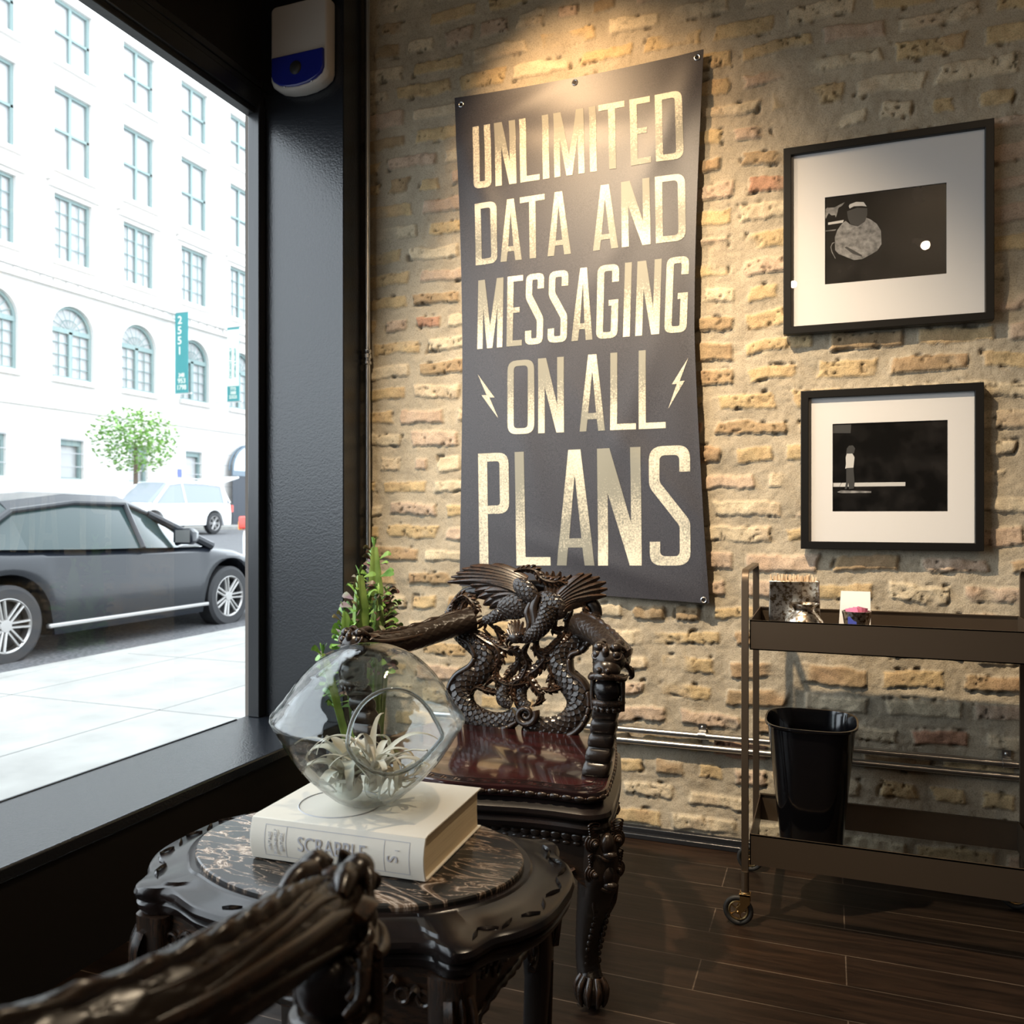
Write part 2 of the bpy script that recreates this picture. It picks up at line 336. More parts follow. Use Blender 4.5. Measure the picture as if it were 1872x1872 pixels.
mc = c3(.455, .39, .29)*(.80+.40*fbm(gx0, gz0, 14, 99, 5)[:, None])
col = bc*mk[:, None]+mc*(1-mk[:, None]); col = col*(1-.75*pits[:, None])*(1-.7*holes[:, None])
me = bpy.data.meshes.new('wall_front'); nv = nx*nz; me.vertices.add(nv)
co = np.stack([gx0, -h-.004, gz0], 1).astype(np.float32); me.vertices.foreach_set('co', co.ravel())
ii = (np.arange(nz-1)[:, None]*nx+np.arange(nx-1)[None, :]).ravel(); fq = np.stack([ii, ii+1, ii+nx+1, ii+nx], 1).astype(np.int32)
me.loops.add(fq.size); me.loops.foreach_set('vertex_index', fq.ravel()); me.polygons.add(len(fq))
me.polygons.foreach_set('loop_start', np.arange(0, fq.size, 4, dtype=np.int32)); me.polygons.foreach_set('loop_total', np.full(len(fq), 4, dtype=np.int32))
me.polygons.foreach_set('use_smooth', np.ones(len(fq), bool)); me.update(calc_edges=True)
ca = me.color_attributes.new('brick', 'FLOAT_COLOR', 'POINT'); ca.data.foreach_set('color', np.concatenate([col, np.ones((nv, 1))], 1).astype(np.float32).ravel())
m = M['brick'] = mat('brick_and_mortar', (.5, .4, .3), .88, spec=.25); N, L, b = nodes(m); a = N.new('ShaderNodeVertexColor'); a.layer_name = 'brick'
n = N.new('ShaderNodeTexNoise'); n.inputs['Scale'].default_value = 260; n.inputs['Detail'].default_value = 4; r = N.new('ShaderNodeValToRGB'); r.color_ramp.elements[0].position = .3; r.color_ramp.elements[0].color = (.72, .72, .72, 1); r.color_ramp.elements[1].position = .55; r.color_ramp.elements[1].color = (1.04, 1.04, 1.04, 1)
mx = N.new('ShaderNodeMix'); mx.data_type = 'RGBA'; mx.blend_type = 'MULTIPLY'; mx.inputs['Factor'].default_value = 1; tc = N.new('ShaderNodeTexCoord')
L.new(tc.outputs['Object'], n.inputs[0]); L.new(n.outputs[0], r.inputs[0]); L.new(a.outputs[0], mx.inputs['A']); L.new(r.outputs[0], mx.inputs['B']); L.new(mx.outputs['Result'], b.inputs['Base Color'])
bp = N.new('ShaderNodeBump'); bp.inputs['Strength'].default_value = .8; bp.inputs['Distance'].default_value = .002; L.new(n.outputs[0], bp.inputs['Height']); L.new(bp.outputs[0], b.inputs['Normal'])
me.materials.append(m); o = bpy.data.objects.new('wall_front', me); C.objects.link(o); tag(o, kind='structure')
struct(MB().bx(-.6, XR+.15, .012, .25, -.1, ZC), 'wall_behind', M['room_wall'], smooth=False)
struct(MB().bx(.0, XR, -.028, -.002, 0, .035).bx(0, XR, -.045, -.002, 0, .018), 'baseboard_front', M['black_trim'], bevel=.003)

# ------------------------------------------------------------------ window wall: pier, header, sill, frame, pane
XW = -.37; YE = -5.2
struct(MB().bx(XW-.05, 0, -.183, -.018, -.1, ZC), 'wall_left', M['black_paint'], bevel=.004)
struct(MB().bx(XW-.05, XW, YE, -.183, 2.80, ZC), 'wall_left_header', M['dark_face'], smooth=False)
struct(MB().bx(XW-.2, 0, YB, YE, -.1, ZC), 'wall_left_rear', M['black_paint'], smooth=False)
struct(MB().bx(XW-.05, -.025, YE, -.183, -.1, .30), 'wall_left_base', M['dark_face'], smooth=False)
win = empty('window_1', (XW, -2.7, .34)); tag(win, kind='structure')
wo = (XW, -2.7, .34)
MB().bx(XW-.05, -.012, YE, -.184, .30, .337).build('window_sill', M['black_paint'], win, bevel=.006, off=wo)
f = MB().bx(XW-.045, XW+.0, YE, -.184, 2.665, 2.80).bx(XW-.03, XW+.014, YE, -.184, 2.685, 2.745).bx(XW-.03, XW+.006, YE, -.184, 2.775, 2.805)
f.bx(XW-.032, XW+.020, -.224, -.1835, .337, 2.70).bx(XW-.045, XW-.035, YE, -.28, .334, .341).bx(XW-.06, XW+.01, YE, YE+.09, .337, 2.70)
f.build('window_frame', M['black_trim'], win, bevel=.004, off=wo)
MB().add([(XW-.03, YE, .337), (XW-.03, -.2, .337), (XW-.03, -.2, 2.70), (XW-.03, YE, 2.70)], [(0, 1, 2, 3)]).build('glass_pane', M['pane'], win, smooth=False, off=wo)

# vertical conduit in the corner, pair of horizontal pipes
x = .0
p = empty('conduit_pipe', (.022, -.045, 0)); po = (.022, -.045, 0)
tag(p, 'thin vertical steel conduit pipe in the corner between black pier and brick wall', 'pipe')
MB().tube([(.024, -.045, .02), (.020, -.045, 3.48)], .0105, 14).build('pipe', M['steel'], p, off=po)
MB().lathe([(.0105, 0), (.0155, .004), (.0155, .012), (.012, .016), (.0125, .024), (.0165, .027), (.0165, .040), (.0125, .044), (.0155, .048), (.0155, .058), (.0105, .062)], 16, (.0215, -.045, 1.70)).build('pipe_coupling', M['steel'], p, off=po)
for z, lab in ((.374, 'upper of two horizontal steel pipes running low along the brick wall'), (.336, 'lower of two horizontal steel pipes running low along the brick wall')):
    xs = .30 if z > .35 else .45
    p = empty('steel_pipe', (xs, -.03, z)); tag(p, lab, 'pipe')
    MB().tube([(xs, -.03, z-.01), (1.0, -.03, z-.002), (2.9, -.03, z)], .0105, 14).build('pipe', M['steel'], p, off=(xs, -.03, z))
    if z > .35:
        for xc in (.62, 1.30, 2.2):
            k = MB().lathe([(.0135, -.012), (.0135, .012)], 16, (xc, -.03, z), Matrix.Rotation(math.pi/2, 3, 'Y')).box((xc, -.018, z+.024), (.024, .004, .026)).ball((xc, -.022, z+.026), .005, (1, .6, 1), 6)
            k.build('pipe_clamp', M['steel'], p, off=(xs, -.03, z))

# alarm siren box high on the pier
q0, q1 = on_y(508, 30, -.184), on_y(613, 170, -.184)
bxc, bw = (q0.x+q1.x)/2, (q1.x-q0.x)
ztop, zbot = on_y(508, 28, -.184).z, on_y(560, 176, -.184).z
def shield(s, zs=zbot, top=ztop):
    P = []; hw = bw/2*s; r = .02
    for i in range(9): a = math.pi*(1+i/8)          ; P.append((hw*math.cos(a), zs+.055-(1-s)*.0+.055*s*math.sin(a)))
    for i in range(5): a = math.pi/2*i/4; P.append((hw-r+r*math.cos(a), top-r+r*math.sin(a)))
    for i in range(5): a = math.pi/2*(1+i/4); P.append((-hw+r+r*math.cos(a), top-r+r*math.sin(a)))
    return P
al = empty('alarm_box', (bxc, -.184, zbot)); ao = (bxc, -.184, zbot)
tag(al, 'white and blue shield-shaped alarm siren box high on the black pier', 'alarm box')
a1, a2, a3 = shield(1), shield(1), shield(.93)
MB().rings([[Vector((bxc+a, -.184, z)) for a, z in a1], [Vector((bxc+a, -.222, z)) for a, z in a2], [Vector((bxc+a, -.236, zbot+(z-zbot)*.97+.006)) for a, z in a3]]).build('housing', M['white_plastic'], al, bevel=.004, off=ao)
zl = zbot+.135
B = [(a*.97, z+.010) for a, z in shield(.93) if z < zl-.03]
B = [p for p in B if p[1] < zl-.02]+[(bw/2*.90, zl), (-bw/2*.90, zl)]
MB().rings([[Vector((bxc+a, -.230, z)) for a, z in B], [Vector((bxc+a*.98, -.246, z)) for a, z in B]]).build('strobe_lens', M['blue_plastic'], al, bevel=.004, off=ao)
MB().ball((bxc-.005, -.244, zbot+.08), .026, (1, .5, 1), 12).build('siren_button', M['rubber'], al, off=ao)
for s in (-1, 1): MB().ball((bxc+.06*s, -.237, zbot+.022), .004).build('screw', M['steel'], al, off=ao)

# ------------------------------------------------------------------ vinyl banner with lettering
ZT, ZB = 2.682, .818
def bl(t): return .386+.032*math.sin(min(t/.55, 1)*math.pi/2)-.012*max(0, (t-.62)/.38)   # left edge x, t from top
def brt(t): return 1.307-.030*math.sin(min(t/.52, 1)*math.pi/2)+.050*max(0, (t-.50)/.50)**1.3
def by(x, z):
    t = (ZT-z)/(ZT-ZB); s = (x-.386)/.92
    y = .030+.010*math.sin(t*math.pi)*math.sin(s*math.pi)+.022*max(0, min(1, s))**4*math.sin(min(1, t*1.3+.15)*math.pi/2)
    for (sx, sz, ang, wd, ln, am) in ((.20, .06, -.35, .05, .25, .006), (.5, .10, .1, .05, .3, -.005), (.12, .20, 1.2, .05, .3, .006), (.88, .12, -1.1, .05, .3, .006), (.55, .42, -.9, .05, .35, .003), (.3, .70, 1.3, .06, .3, .004), (.85, .78, .8, .05, .4, .006), (.62, .93, .3, .04, .3, .005), (.75, .62, -1.2, .05, .3, .003), (.97, .55, 1.5, .05, .8, -.004)):
        dx = (s-sx)*.92; dz = (t-sz)*1.86; u_ = dx*math.cos(ang)+dz*math.sin(ang); v_ = -dx*math.sin(ang)+dz*math.cos(ang)
        y += am*math.exp(-(v_/wd)**2-(u_/ln)**2)
    return -y
ns, nt = 92, 186; R0 = []
bn = empty('banner', (.85, -.03, ZB)); bo = (.85, -.03, ZB)
tag(bn, 'tall dark vinyl banner with cream block lettering hung on the brick wall', 'banner')
def bpt(s, t):
    xl, xr = bl(t), brt(t); x = xl+(xr-xl)*s; zt = ZT-.010*math.sin(s*math.pi)-.004*(s > 0)*0; zb = ZB+.030*(1-s)+.004
    z = zt+(zb-zt)*t
    return x, z
vs = []; fs = []
for k in range(2):
    for j in range(nt+1):
        for i in range(ns+1):
            x, z = bpt(i/ns, j/nt); vs.append((x, by(x, z)+(.0014 if k else 0), z))
n1 = (ns+1)*(nt+1)
for j in range(nt):
    for i in range(ns):
        a = j*(ns+1)+i; fs.append((a, a+1, a+ns+2, a+ns+1)); fs.append((a+n1, a+ns+1+n1, a+ns+2+n1, a+1+n1))
MB().add(vs, fs).build('vinyl_sheet', M['vinyl'], bn, off=bo)
for (u_, v_) in ((843, 191), (1051, 151), (1275, 107), (1288, 1096)):
    q = on_y(u_, v_, -.032); y = by(q.x, q.z)
    MB().ring((q.x, y-.001, q.z), .0085, .0028, 24, 8, Matrix.Rotation(math.pi/2, 3, 'X')).build('grommet', M['steel'], bn, off=bo)
    MB().lathe([(.006, 0), (.006, .0012)], 16, (q.x, y-.0006, q.z), Matrix.Rotation(math.pi/2, 3, 'X')).build('grommet_hole', M['dark_face'], bn, off=bo)

def rnd_poly(P, n=5):
    """P: (x, y, r) -> rounded loop"""
    out = []; m_ = len(P)
    for i in range(m_):
        x, y, r = (*P[i], 0)[:3]; a = Vector(P[i-1][:2]); c = Vector(P[(i+1) % m_][:2]); b_ = Vector((x, y))
        if r <= 0: out.append((x, y)); continue
        d1 = (a-b_); d2 = (c-b_); r = min(r, d1.length*.49, d2.length*.49); d1.normalize(); d2.normalize(); p0 = b_+d1*r; p1 = b_+d2*r
        for k in range(n+1):
            t = k/n; q = p0*(1-t)**2+b_*2*t*(1-t)+p1*t*t; out.append((q.x, q.y))
    return out
def glyph(ch, W, H, t):
    R = W*.34; r = max(R-t*.8, t*.2)
    if ch == 'U': return [rnd_poly([(0, H), (0, 0, R), (W, 0, R), (W, H), (W-t, H), (W-t, t, r), (t, t, r), (t, H)])]
    if ch == 'N': return [[(0, 0), (0, H), (1.25*t, H), (W-t, H*.36), (W-t, H), (W, H), (W, 0), (W-1.15*t, 0), (t, H*.62), (t, 0)]]
    if ch == 'L': return [[(0, 0), (0, H), (t, H), (t, t*.85), (W, t*.85), (W, 0)]]
    if ch == 'I': return [[(0, 0), (0, H), (t, H), (t, 0)]]
    if ch == 'T': return [[(W/2-t/2, 0), (W/2-t/2, H-t*.85), (0, H-t*.85), (0, H), (W, H), (W, H-t*.85), (W/2+t/2, H-t*.85), (W/2+t/2, 0)]]
    if ch == 'E': return [[(0, 0), (0, H), (W, H), (W, H-t*.85), (t, H-t*.85), (t, H*.55), (W*.82, H*.55), (W*.82, H*.55-t*.8), (t, H*.55-t*.8), (t, t*.85), (W, t*.85), (W, 0)]]
    if ch == 'M': return [[(0, 0), (0, H), (1.1*t, H), (W/2, H*.32), (W-1.1*t, H), (W, H), (W, 0), (W-t*.9, 0), (W-t*.9, H*.60), (W/2+t*.45, 0), (W/2-t*.45, 0), (t*.9, H*.60), (t*.9, 0)]]
    if ch == 'D': return [rnd_poly([(0, 0), (0, H), (W, H, R), (W, 0, R)]), rnd_poly([(t, t*.85), (t, H-t*.85), (W-t, H-t*.85, r), (W-t, t*.85, r)])]
    if ch == 'O': return [rnd_poly([(0, 0, R), (0, H, R), (W, H, R), (W, 0, R)]), rnd_poly([(t, t*.85, r), (t, H-t*.85, r), (W-t, H-t*.85, r), (W-t, t*.85, r)])]
    if ch == 'P': return [rnd_poly([(0, 0), (0, H), (W, H, R), (W, H*.46, R), (t, H*.46), (t, 0)]), rnd_poly([(t, H*.46+t*.85), (t, H-t*.85), (W-t, H-t*.85, r), (W-t, H*.46+t*.85, r)])]
    if ch == 'A':
        k = .34*W; c0, c1 = .155, .235
        return [[(0, 0), (k, H), (W-k, H), (W, 0), (W-t, 0), (W-t-k*c0, H*c0), (t+k*c0, H*c0), (t, 0)], [(t+k*c1, H*c1), (W-t-k*c1, H*c1), (W/2+.01*W, H*.76), (W/2-.01*W, H*.76)]]
    if ch == 'S': return [rnd_poly([(W, H*.78), (W, H, R), (0, H, R), (0, H*.66, t*.5), (W-t, H*.33, t*.3), (W-t, t*.9, r), (t, t*.9, r), (t, H*.20), (0, H*.20), (0, 0, R), (W, 0, R), (W, H*.37, t*.5), (t, H*.70, t*.3), (t, H-t*.9, r), (W-t, H-t*.9, r), (W-t, H*.78)])]
    if ch == 'G': return [rnd_poly([(W, H*.76), (W, H, R), (0, H, R), (0, 0, R), (W, 0, R), (W, H*.52), (W*.55, H*.52), (W*.55, H*.52-t*.85), (W-t, H*.52-t*.85), (W-t, t*.9, r), (t, t*.9, r), (t, H-t*.9, r), (W-t, H-t*.9, r), (W-t, H*.76)])]
    if ch == '<': return [[(0, H), (W*.82, H*.49), (W*.57, H*.49), (W, 0), (W*.18, H*.54), (W*.43, H*.54)]]
    if ch == '>': return [[(W-a, b_) for a, b_ in [(0, H), (W*.82, H*.49), (W*.57, H*.49), (W, 0), (W*.18, H*.54), (W*.43, H*.54)]]]
# letters printed cream with a worn grey band: pattern of each letter belongs to the print itself
m = M['print_cream'] = mat('cream_print', (.80, .74, .58), .5, spec=.3); N, L, b = nodes(m)
a = N.new('ShaderNodeVertexColor'); a.layer_name = 'wear'; n = N.new('ShaderNodeTexNoise'); n.inputs['Scale'].default_value = 180; n.inputs['Detail'].default_value = 5; tc = N.new('ShaderNodeTexCoord')
n3 = N.new('ShaderNodeTexNoise'); n3.inputs['Scale'].default_value = 14; n3.inputs['Detail'].default_value = 3
ad = N.new('ShaderNodeMath'); ad.operation = 'MULTIPLY_ADD'; ad.inputs[1].default_value = .9; sp = N.new('ShaderNodeSeparateColor'); r = N.new('ShaderNodeValToRGB'); r.color_ramp.elements[0].position = .62; r.color_ramp.elements[1].position = 1.0
ad2 = N.new('ShaderNodeMath'); ad2.operation = 'MULTIPLY_ADD'; ad2.inputs[1].default_value = .35
mx = N.new('ShaderNodeMix'); mx.data_type = 'RGBA'; mx.inputs['A'].default_value = (.80, .73, .57, 1); mx.inputs['B'].default_value = (.27, .265, .22, 1)
L.new(tc.outputs['Object'], n.inputs[0]); L.new(tc.outputs['Object'], n3.inputs[0]); L.new(a.outputs[0], sp.inputs[0]); L.new(n.outputs[0], ad.inputs[0]); L.new(sp.outputs[0], ad.inputs[2]); L.new(n3.outputs[0], ad2.inputs[0]); L.new(ad.outputs[0], ad2.inputs[2])
L.new(ad2.outputs[0], r.inputs[0]); L.new(r.outputs[0], mx.inputs['Factor']); L.new(mx.outputs['Result'], b.inputs['Base Color'])
def k5(x, y): return (800+x*.27778, 60+y*.27778)
def k6(x, y): return (800+x*.29920, 560+y*.29920)
LINES = [
 (k5, (238, 620), (1612, 378), (248, 1030), (1625, 828), 44, [('U', 240, 365), ('N', 393, 540), ('L', 567, 700), ('I', 722, 768), ('M', 800, 1000), ('I', 1036, 1083), ('T', 1098, 1265), ('E', 1297, 1425), ('D', 1455, 1622)], 'UNLIMITED'),
 (k5, (248, 1128), (1630, 925), (254, 1530), (1638, 1368), 44, [('D', 250, 408), ('A', 430, 578), ('T', 570, 740), ('A', 755, 912), ('A', 1057, 1220), ('N', 1243, 1422), ('D', 1455, 1637)], 'DATA AND'),
 (k6, (248, -158), (1540, -306), (242, 262), (1524, 160), 40, [('M', 242, 410), ('E', 437, 537), ('S', 557, 671), ('S', 702, 822), ('A', 850, 978), ('G', 1000, 1127), ('I', 1160, 1200), ('N', 1232, 1371), ('G', 1400, 1524)], 'MESSAGING'),
 (k6, (430, 336), (1397, 262), (430, 784), (1397, 746), 41, [('O', 430, 603), ('N', 628, 790), ('A', 887, 1043), ('L', 1074, 1226), ('L', 1242, 1397)], 'ON ALL'),
 (k6, (250, 900), (1548, 848), (258, 1584), (1552, 1583), 60, [('P', 254, 456), ('L', 498, 717), ('A', 757, 990), ('N', 1012, 1270), ('S', 1318, 1550)], 'PLANS'),
 (k6, (245, 415), (373, 425), (245, 690), (373, 685), 10, [('<', 245, 373)], 'left bolt'),
 (k6, (1413, 330), (1535, 318), (1413, 628), (1535, 618), 10, [('>', 1413, 1535)], 'right bolt'),
]
TOP = {'N', 'O', 'M', 'I'}; BOT = {'A', 'T', 'E', 'D'}
for K, tl, tr, bl_, br_, tk, letters, nm in LINES:
    P = [on_y(*K(*p), -.035) for p in (tl, tr, bl_, br_)]
    x0, x1 = bl_[0], br_[0]; Wl = (P[3]-P[2]).length; Hl = (P[0]-P[2]).length; tw = tk/(x1-x0)*Wl
    bmx = bmesh.new(); wear = []
    for ch, a0, a1 in letters:
        W = (a1-a0)/(x1-x0)*Wl; loops = glyph(ch, W, Hl, tw)
        pts = [p for L_ in loops for p in L_]; tri = tessellate_polygon([[Vector((p[0], p[1], 0)) for p in L_] for L_ in loops])
        bb = bmesh.new(); vv = [bb.verts.new((p[0], p[1], 0)) for p in pts]
        for t_ in tri:
            try: bb.faces.new([vv[i] for i in t_])
            except ValueError: pass
        st = .018; kx = int(W/st)+1; kz = int(Hl/st)+1
        for i in range(1, kx+1): bmesh.ops.bisect_plane(bb, geom=bb.verts[:]+bb.edges[:]+bb.faces[:], plane_co=(i*st, 0, 0), plane_no=(1, 0, 0))
        for i in range(1, kz+1): bmesh.ops.bisect_plane(bb, geom=bb.verts[:]+bb.edges[:]+bb.faces[:], plane_co=(0, i*st, 0), plane_no=(0, 1, 0))
        bb.verts.index_update(); o0 = (a0-x0)/(x1-x0)*Wl
        new = []
        for v in bb.verts:
            s = (v.co.x+o0)/Wl; t = v.co.y/Hl; top = P[0].lerp(P[1], s); bot = P[2].lerp(P[3], s); q = bot.lerp(top, t)
            new.append(bmx.verts.new((q.x, by(q.x, q.z)-.0012, q.z)))
            if ch in TOP: wv = .62*t-.06 if nm != 'UNLIMITED' or ch != 'I' else .4*t
            elif ch in BOT: wv = .42*(1-t) if ch != 'D' else .40*(1-abs(2*t-.7))
            elif ch == 'L': wv = .62*t-.05 if nm in ('PLANS', 'ON ALL') else .2*t
            else: wv = .10
            wear.append(wv+.05)
        for f_ in bb.faces:
            try: bmx.faces.new([new[v.index] for v in f_.verts])
            except ValueError: pass
        bb.free()
    me = bpy.data.meshes.new('lettering'); bmesh.ops.recalc_face_normals(bmx, faces=bmx.faces); bmx.to_mesh(me); bmx.free()
    ca = me.color_attributes.new('wear', 'FLOAT_COLOR', 'POINT')
    for i, wv in enumerate(wear): ca.data[i].color = (wv, wv, wv, 1)
    me.materials.append(m); o = bpy.data.objects.new('lettering' if 'bolt' not in nm else 'lightning_bolt', me); C.objects.link(o)
    me.transform(Matrix.Translation(-Vector(bo))); o.parent = bn

# ------------------------------------------------------------------ text helper (flat printed writing as mesh)
def text_mesh(txt, size, loc, rot, mt, name, parent, off=(0, 0, 0), sx=1.0, bold=0, ext=.0003, align='CENTER'):
    cu = bpy.data.curves.new('t', 'FONT'); cu.body = txt; cu.size = size; cu.extrude = ext; cu.offset = bold; cu.align_x = align; cu.align_y = 'CENTER'
    to = bpy.data.objects.new('t', cu); C.objects.link(to); dg = bpy.context.evaluated_depsgraph_get(); me = bpy.data.meshes.new_from_object(to.evaluated_get(dg)); bpy.data.objects.remove(to)
    me.transform(Matrix.Translation(Vector(loc)-Vector(off)) @ rot.to_4x4() @ Matrix.Diagonal((sx, 1, 1, 1))); me.materials.clear(); me.materials.append(mt)
    o = bpy.data.objects.new(name, me); C.objects.link(o); o.parent = parent; return o

# ------------------------------------------------------------------ framed photographs
def framed(u0, vt, vb, uL, pl, pt, pb, size, label, kind):
    a = on_y(u0, vt, -.04); c = on_y(uL, vb, -.04); x0 = (a.x+c.x)/2; z1, z0 = a.z, c.z; x1 = x0+size
    F = empty('framed_picture', (x0, -.02, z0)); fo = (x0, -.02, z0); tag(F, label, 'framed picture', 'black framed photographs on the brick wall')
    t = .024
    fr = MB().prism([[(x0, z0), (x1, z0), (x1, z1), (x0, z1)], [(x0+t, z0+t), (x1-t, z0+t), (x1-t, z1-t), (x0+t, z1-t)]], lambda p, q, h: (p, h, q), -.055, -.022)
    fr.build('frame', M['frame'], F, bevel=.0015, off=fo, angle=30)
    p0 = on_y(pl, pt, -.04); p1 = on_y(pl, pb, -.04); px0 = p0.x; px1 = x1-(px0-x0); pz1, pz0 = p0.z, p1.z
    MB().prism([[(x0+t, z0+t), (x1-t, z0+t), (x1-t, z1-t), (x0+t, z1-t)], [(px0, pz0), (px1, pz0), (px1, pz1), (px0, pz1)]], lambda p, q, h: (p, h, q), -.040, -.036).build('mount', M['mat'], F, smooth=False, off=fo)
    ph = MB().bx(px0-.01, px1+.01, -.036, -.034, pz0-.01, pz1+.01).build('photo_print', M['print'], F, smooth=False, off=fo)
    MB().add([(x0+t, -.044, z0+t), (x1-t, -.044, z0+t), (x1-t, -.044, z1-t), (x0+t, -.044, z1-t)], [(0, 1, 2, 3)]).build('picture_glass', M['picture_glass'], F, smooth=False, off=fo)
    W, H = px1-px0, pz1-pz0
    def shp(P, mt, nm, lay=0):
        MB().prism([[(px0+W*x_, pz0+H*y_) for x_, y_ in P]], lambda p, q, h: (p, h-lay*.0004, q), -.0368, -.0362).build(nm, mt, F, smooth=False, off=fo)
    return shp, H/W
def el(cx, cy, rx, ry, n=20, a0=0, a1=2*math.pi): return [(cx+rx*math.cos(a0+(a1-a0)*i/n), cy+ry*math.sin(a0+(a1-a0)*i/n)) for i in range(n)]
shp, ar = framed(1431, 275, 613, 1434, 1508, 361, 520, .60, 'upper black framed photograph of a seated tattooed man in a cap', 'man')
k = 1/3.05   # photo width in units of the part the picture shows
def q1(P): return [((x-262)*ar*.92/1490, 1-(y-285)/1490) for x, y in P]
shp(q1([(262, 490), (300, 460), (430, 470), (500, 440), (605, 402), (560, 455), (500, 480), (480, 560), (450, 645), (440, 600), (380, 600), (330, 555), (300, 600), (280, 645), (262, 600)]), M['print_light'], 'printed_figure')
shp(q1([(318, 715), (590, 700), (575, 745), (318, 755)]), M['print_white'], 'printed_shelf')
shp(q1([(262, 850), (460, 845), (440, 866), (262, 862)]), M['print_light'], 'printed_shelf')
shp(q1([(440, 1345), (380, 1230), (360, 1140), (390, 1070), (430, 1060), (430, 1075), (395, 1085), (372, 1140), (392, 1225), (450, 1340)]), M['print_light'], 'printed_chair')
shp(q1([(620, 720), (560, 760), (480, 860), (435, 980), (440, 1200), (500, 1270), (620, 1330), (760, 1400), (900, 1400), (1040, 1340), (1160, 1280), (1230, 1180), (1220, 950), (1150, 830), (1040, 740), (960, 700), (830, 840), (700, 790)]), M['print_light'], 'printed_figure')
shp(q1([(640, 1160), (760, 1240), (900, 1330), (900, 1360), (740, 1290), (600, 1170)]), M['print_grey'], 'printed_shade', 1)
shp(q1([(645, 560), (660, 680), (700, 780), (830, 840), (950, 770), (990, 660), (990, 550), (820, 520)]), M['print_grey'], 'printed_face', 1)
shp(q1([(675, 480), (690, 450), (800, 420), (930, 440), (980, 520), (900, 500), (760, 490), (690, 520)]), M['print_white'], 'printed_cap', 2)
shp, ar = framed(1461, 716, 1003, 1467, 1522, 775, 935, .52, 'lower black framed photograph of a performer on a stage', 'stage')
def q2(P): return [((x-400)*ar*.92/1580, 1-(y-150)/1580) for x, y in P]
shp(q2([(400, 1215), (560, 1215), (525, 1285), (400, 1285)]), M['print_white'], 'printed_stage')
shp(q2([(570, 1215), (1700, 1215), (1700, 1285), (530, 1285)]), M['print_white'], 'printed_stage')
shp(q2([(400, 170), (740, 170), (730, 325), (400, 315)]), M['print_grey'], 'printed_backdrop')
shp(q2([(660, 690), (640, 760), (645, 880), (630, 960), (780, 950), (800, 760), (760, 690), (700, 680)]), M['print_white'], 'printed_figure', 1)
shp(q2([(650, 950), (780, 945), (800, 1200), (790, 1320), (700, 1330), (690, 1200), (660, 1330), (620, 1330), (650, 1200)]), M['print_grey'], 'printed_trousers', 2)
shp(q2([(660, 600), (700, 550), (770, 545), (810, 600), (790, 690), (650, 690)]), M['print_grey'], 'printed_hair', 2)
shp(q2([(480, 1380), (560, 1350), (1100, 1370), (1100, 1400), (560, 1400)]), M['print_light'], 'printed_riser', 1)
# ------------------------------------------------------------------ carved armchair
WD = M['wood']
O1 = Vector((.87, -.90, 0))
chair = empty('carved_armchair', O1); tag(chair, 'carved dark wood armchair with phoenix and dragon back standing by the brick wall', 'armchair', 'carved dragon armchairs')
KC = .26709
def CB(px, py, dy=0):
    """point of the raked chair back seen at (px, py) of the close view"""
    u_, v_ = 700+px*KC, 1000+py*KC; q = on_y(u_, v_, -.62); Y = -.62+(q.z-.5)*.10+dy
    return on_y(u_, v_, Y)
PX = .000416
def cbp(pts, dy=0): return [CB(x, y, dy) for x, y in pts]
def leafy(mb, pts, w0=22, dy=-.012, side=1, n=None, lenk=1.0, sub=5):
    """acanthus scroll: curved rib with leaflets on both sides"""
    P, _ = smooth_path(cbp(pts, dy), [1]*len(pts), sub); m_ = len(P)
    W = [max(.2, math.sin(math.pi*min(1, (i+.6)/m_*1.02))**.6)*w0*PX for i in range(m_)]
    mb.blade(P, [q*2.5 for q in W], .010, (0, -1, 0), -.3)
    mb.tube([p+Vector((0, -.006, 0)) for p in P], [q*.20+.001 for q in W], 6)
    k = 0; L = 0
    for i in range(1, m_-1):
        L += (P[i]-P[i-1]).length
        if L > .0085:
            L = 0; T = (P[i+1]-P[i-1]).normalized(); B = T.cross(Vector((0, 1, 0))).normalized(); k += 1
            for sgn in (-1, 1):
                ln = W[i]*1.75*lenk; d = (T*.75+B*sgn*.85).normalized(); a = P[i]+B*sgn*W[i]*.2
                mb.blade([a, a+d*ln*.45+Vector((0, -.003, 0)), a+d*ln*.8+T*ln*.12, a+d*ln+T*ln*.35+Vector((0, .003, 0))], [W[i]*1.1, W[i]*1.35, W[i]*1.0, W[i]*.2], .005, (0, -1, 0), -.2)
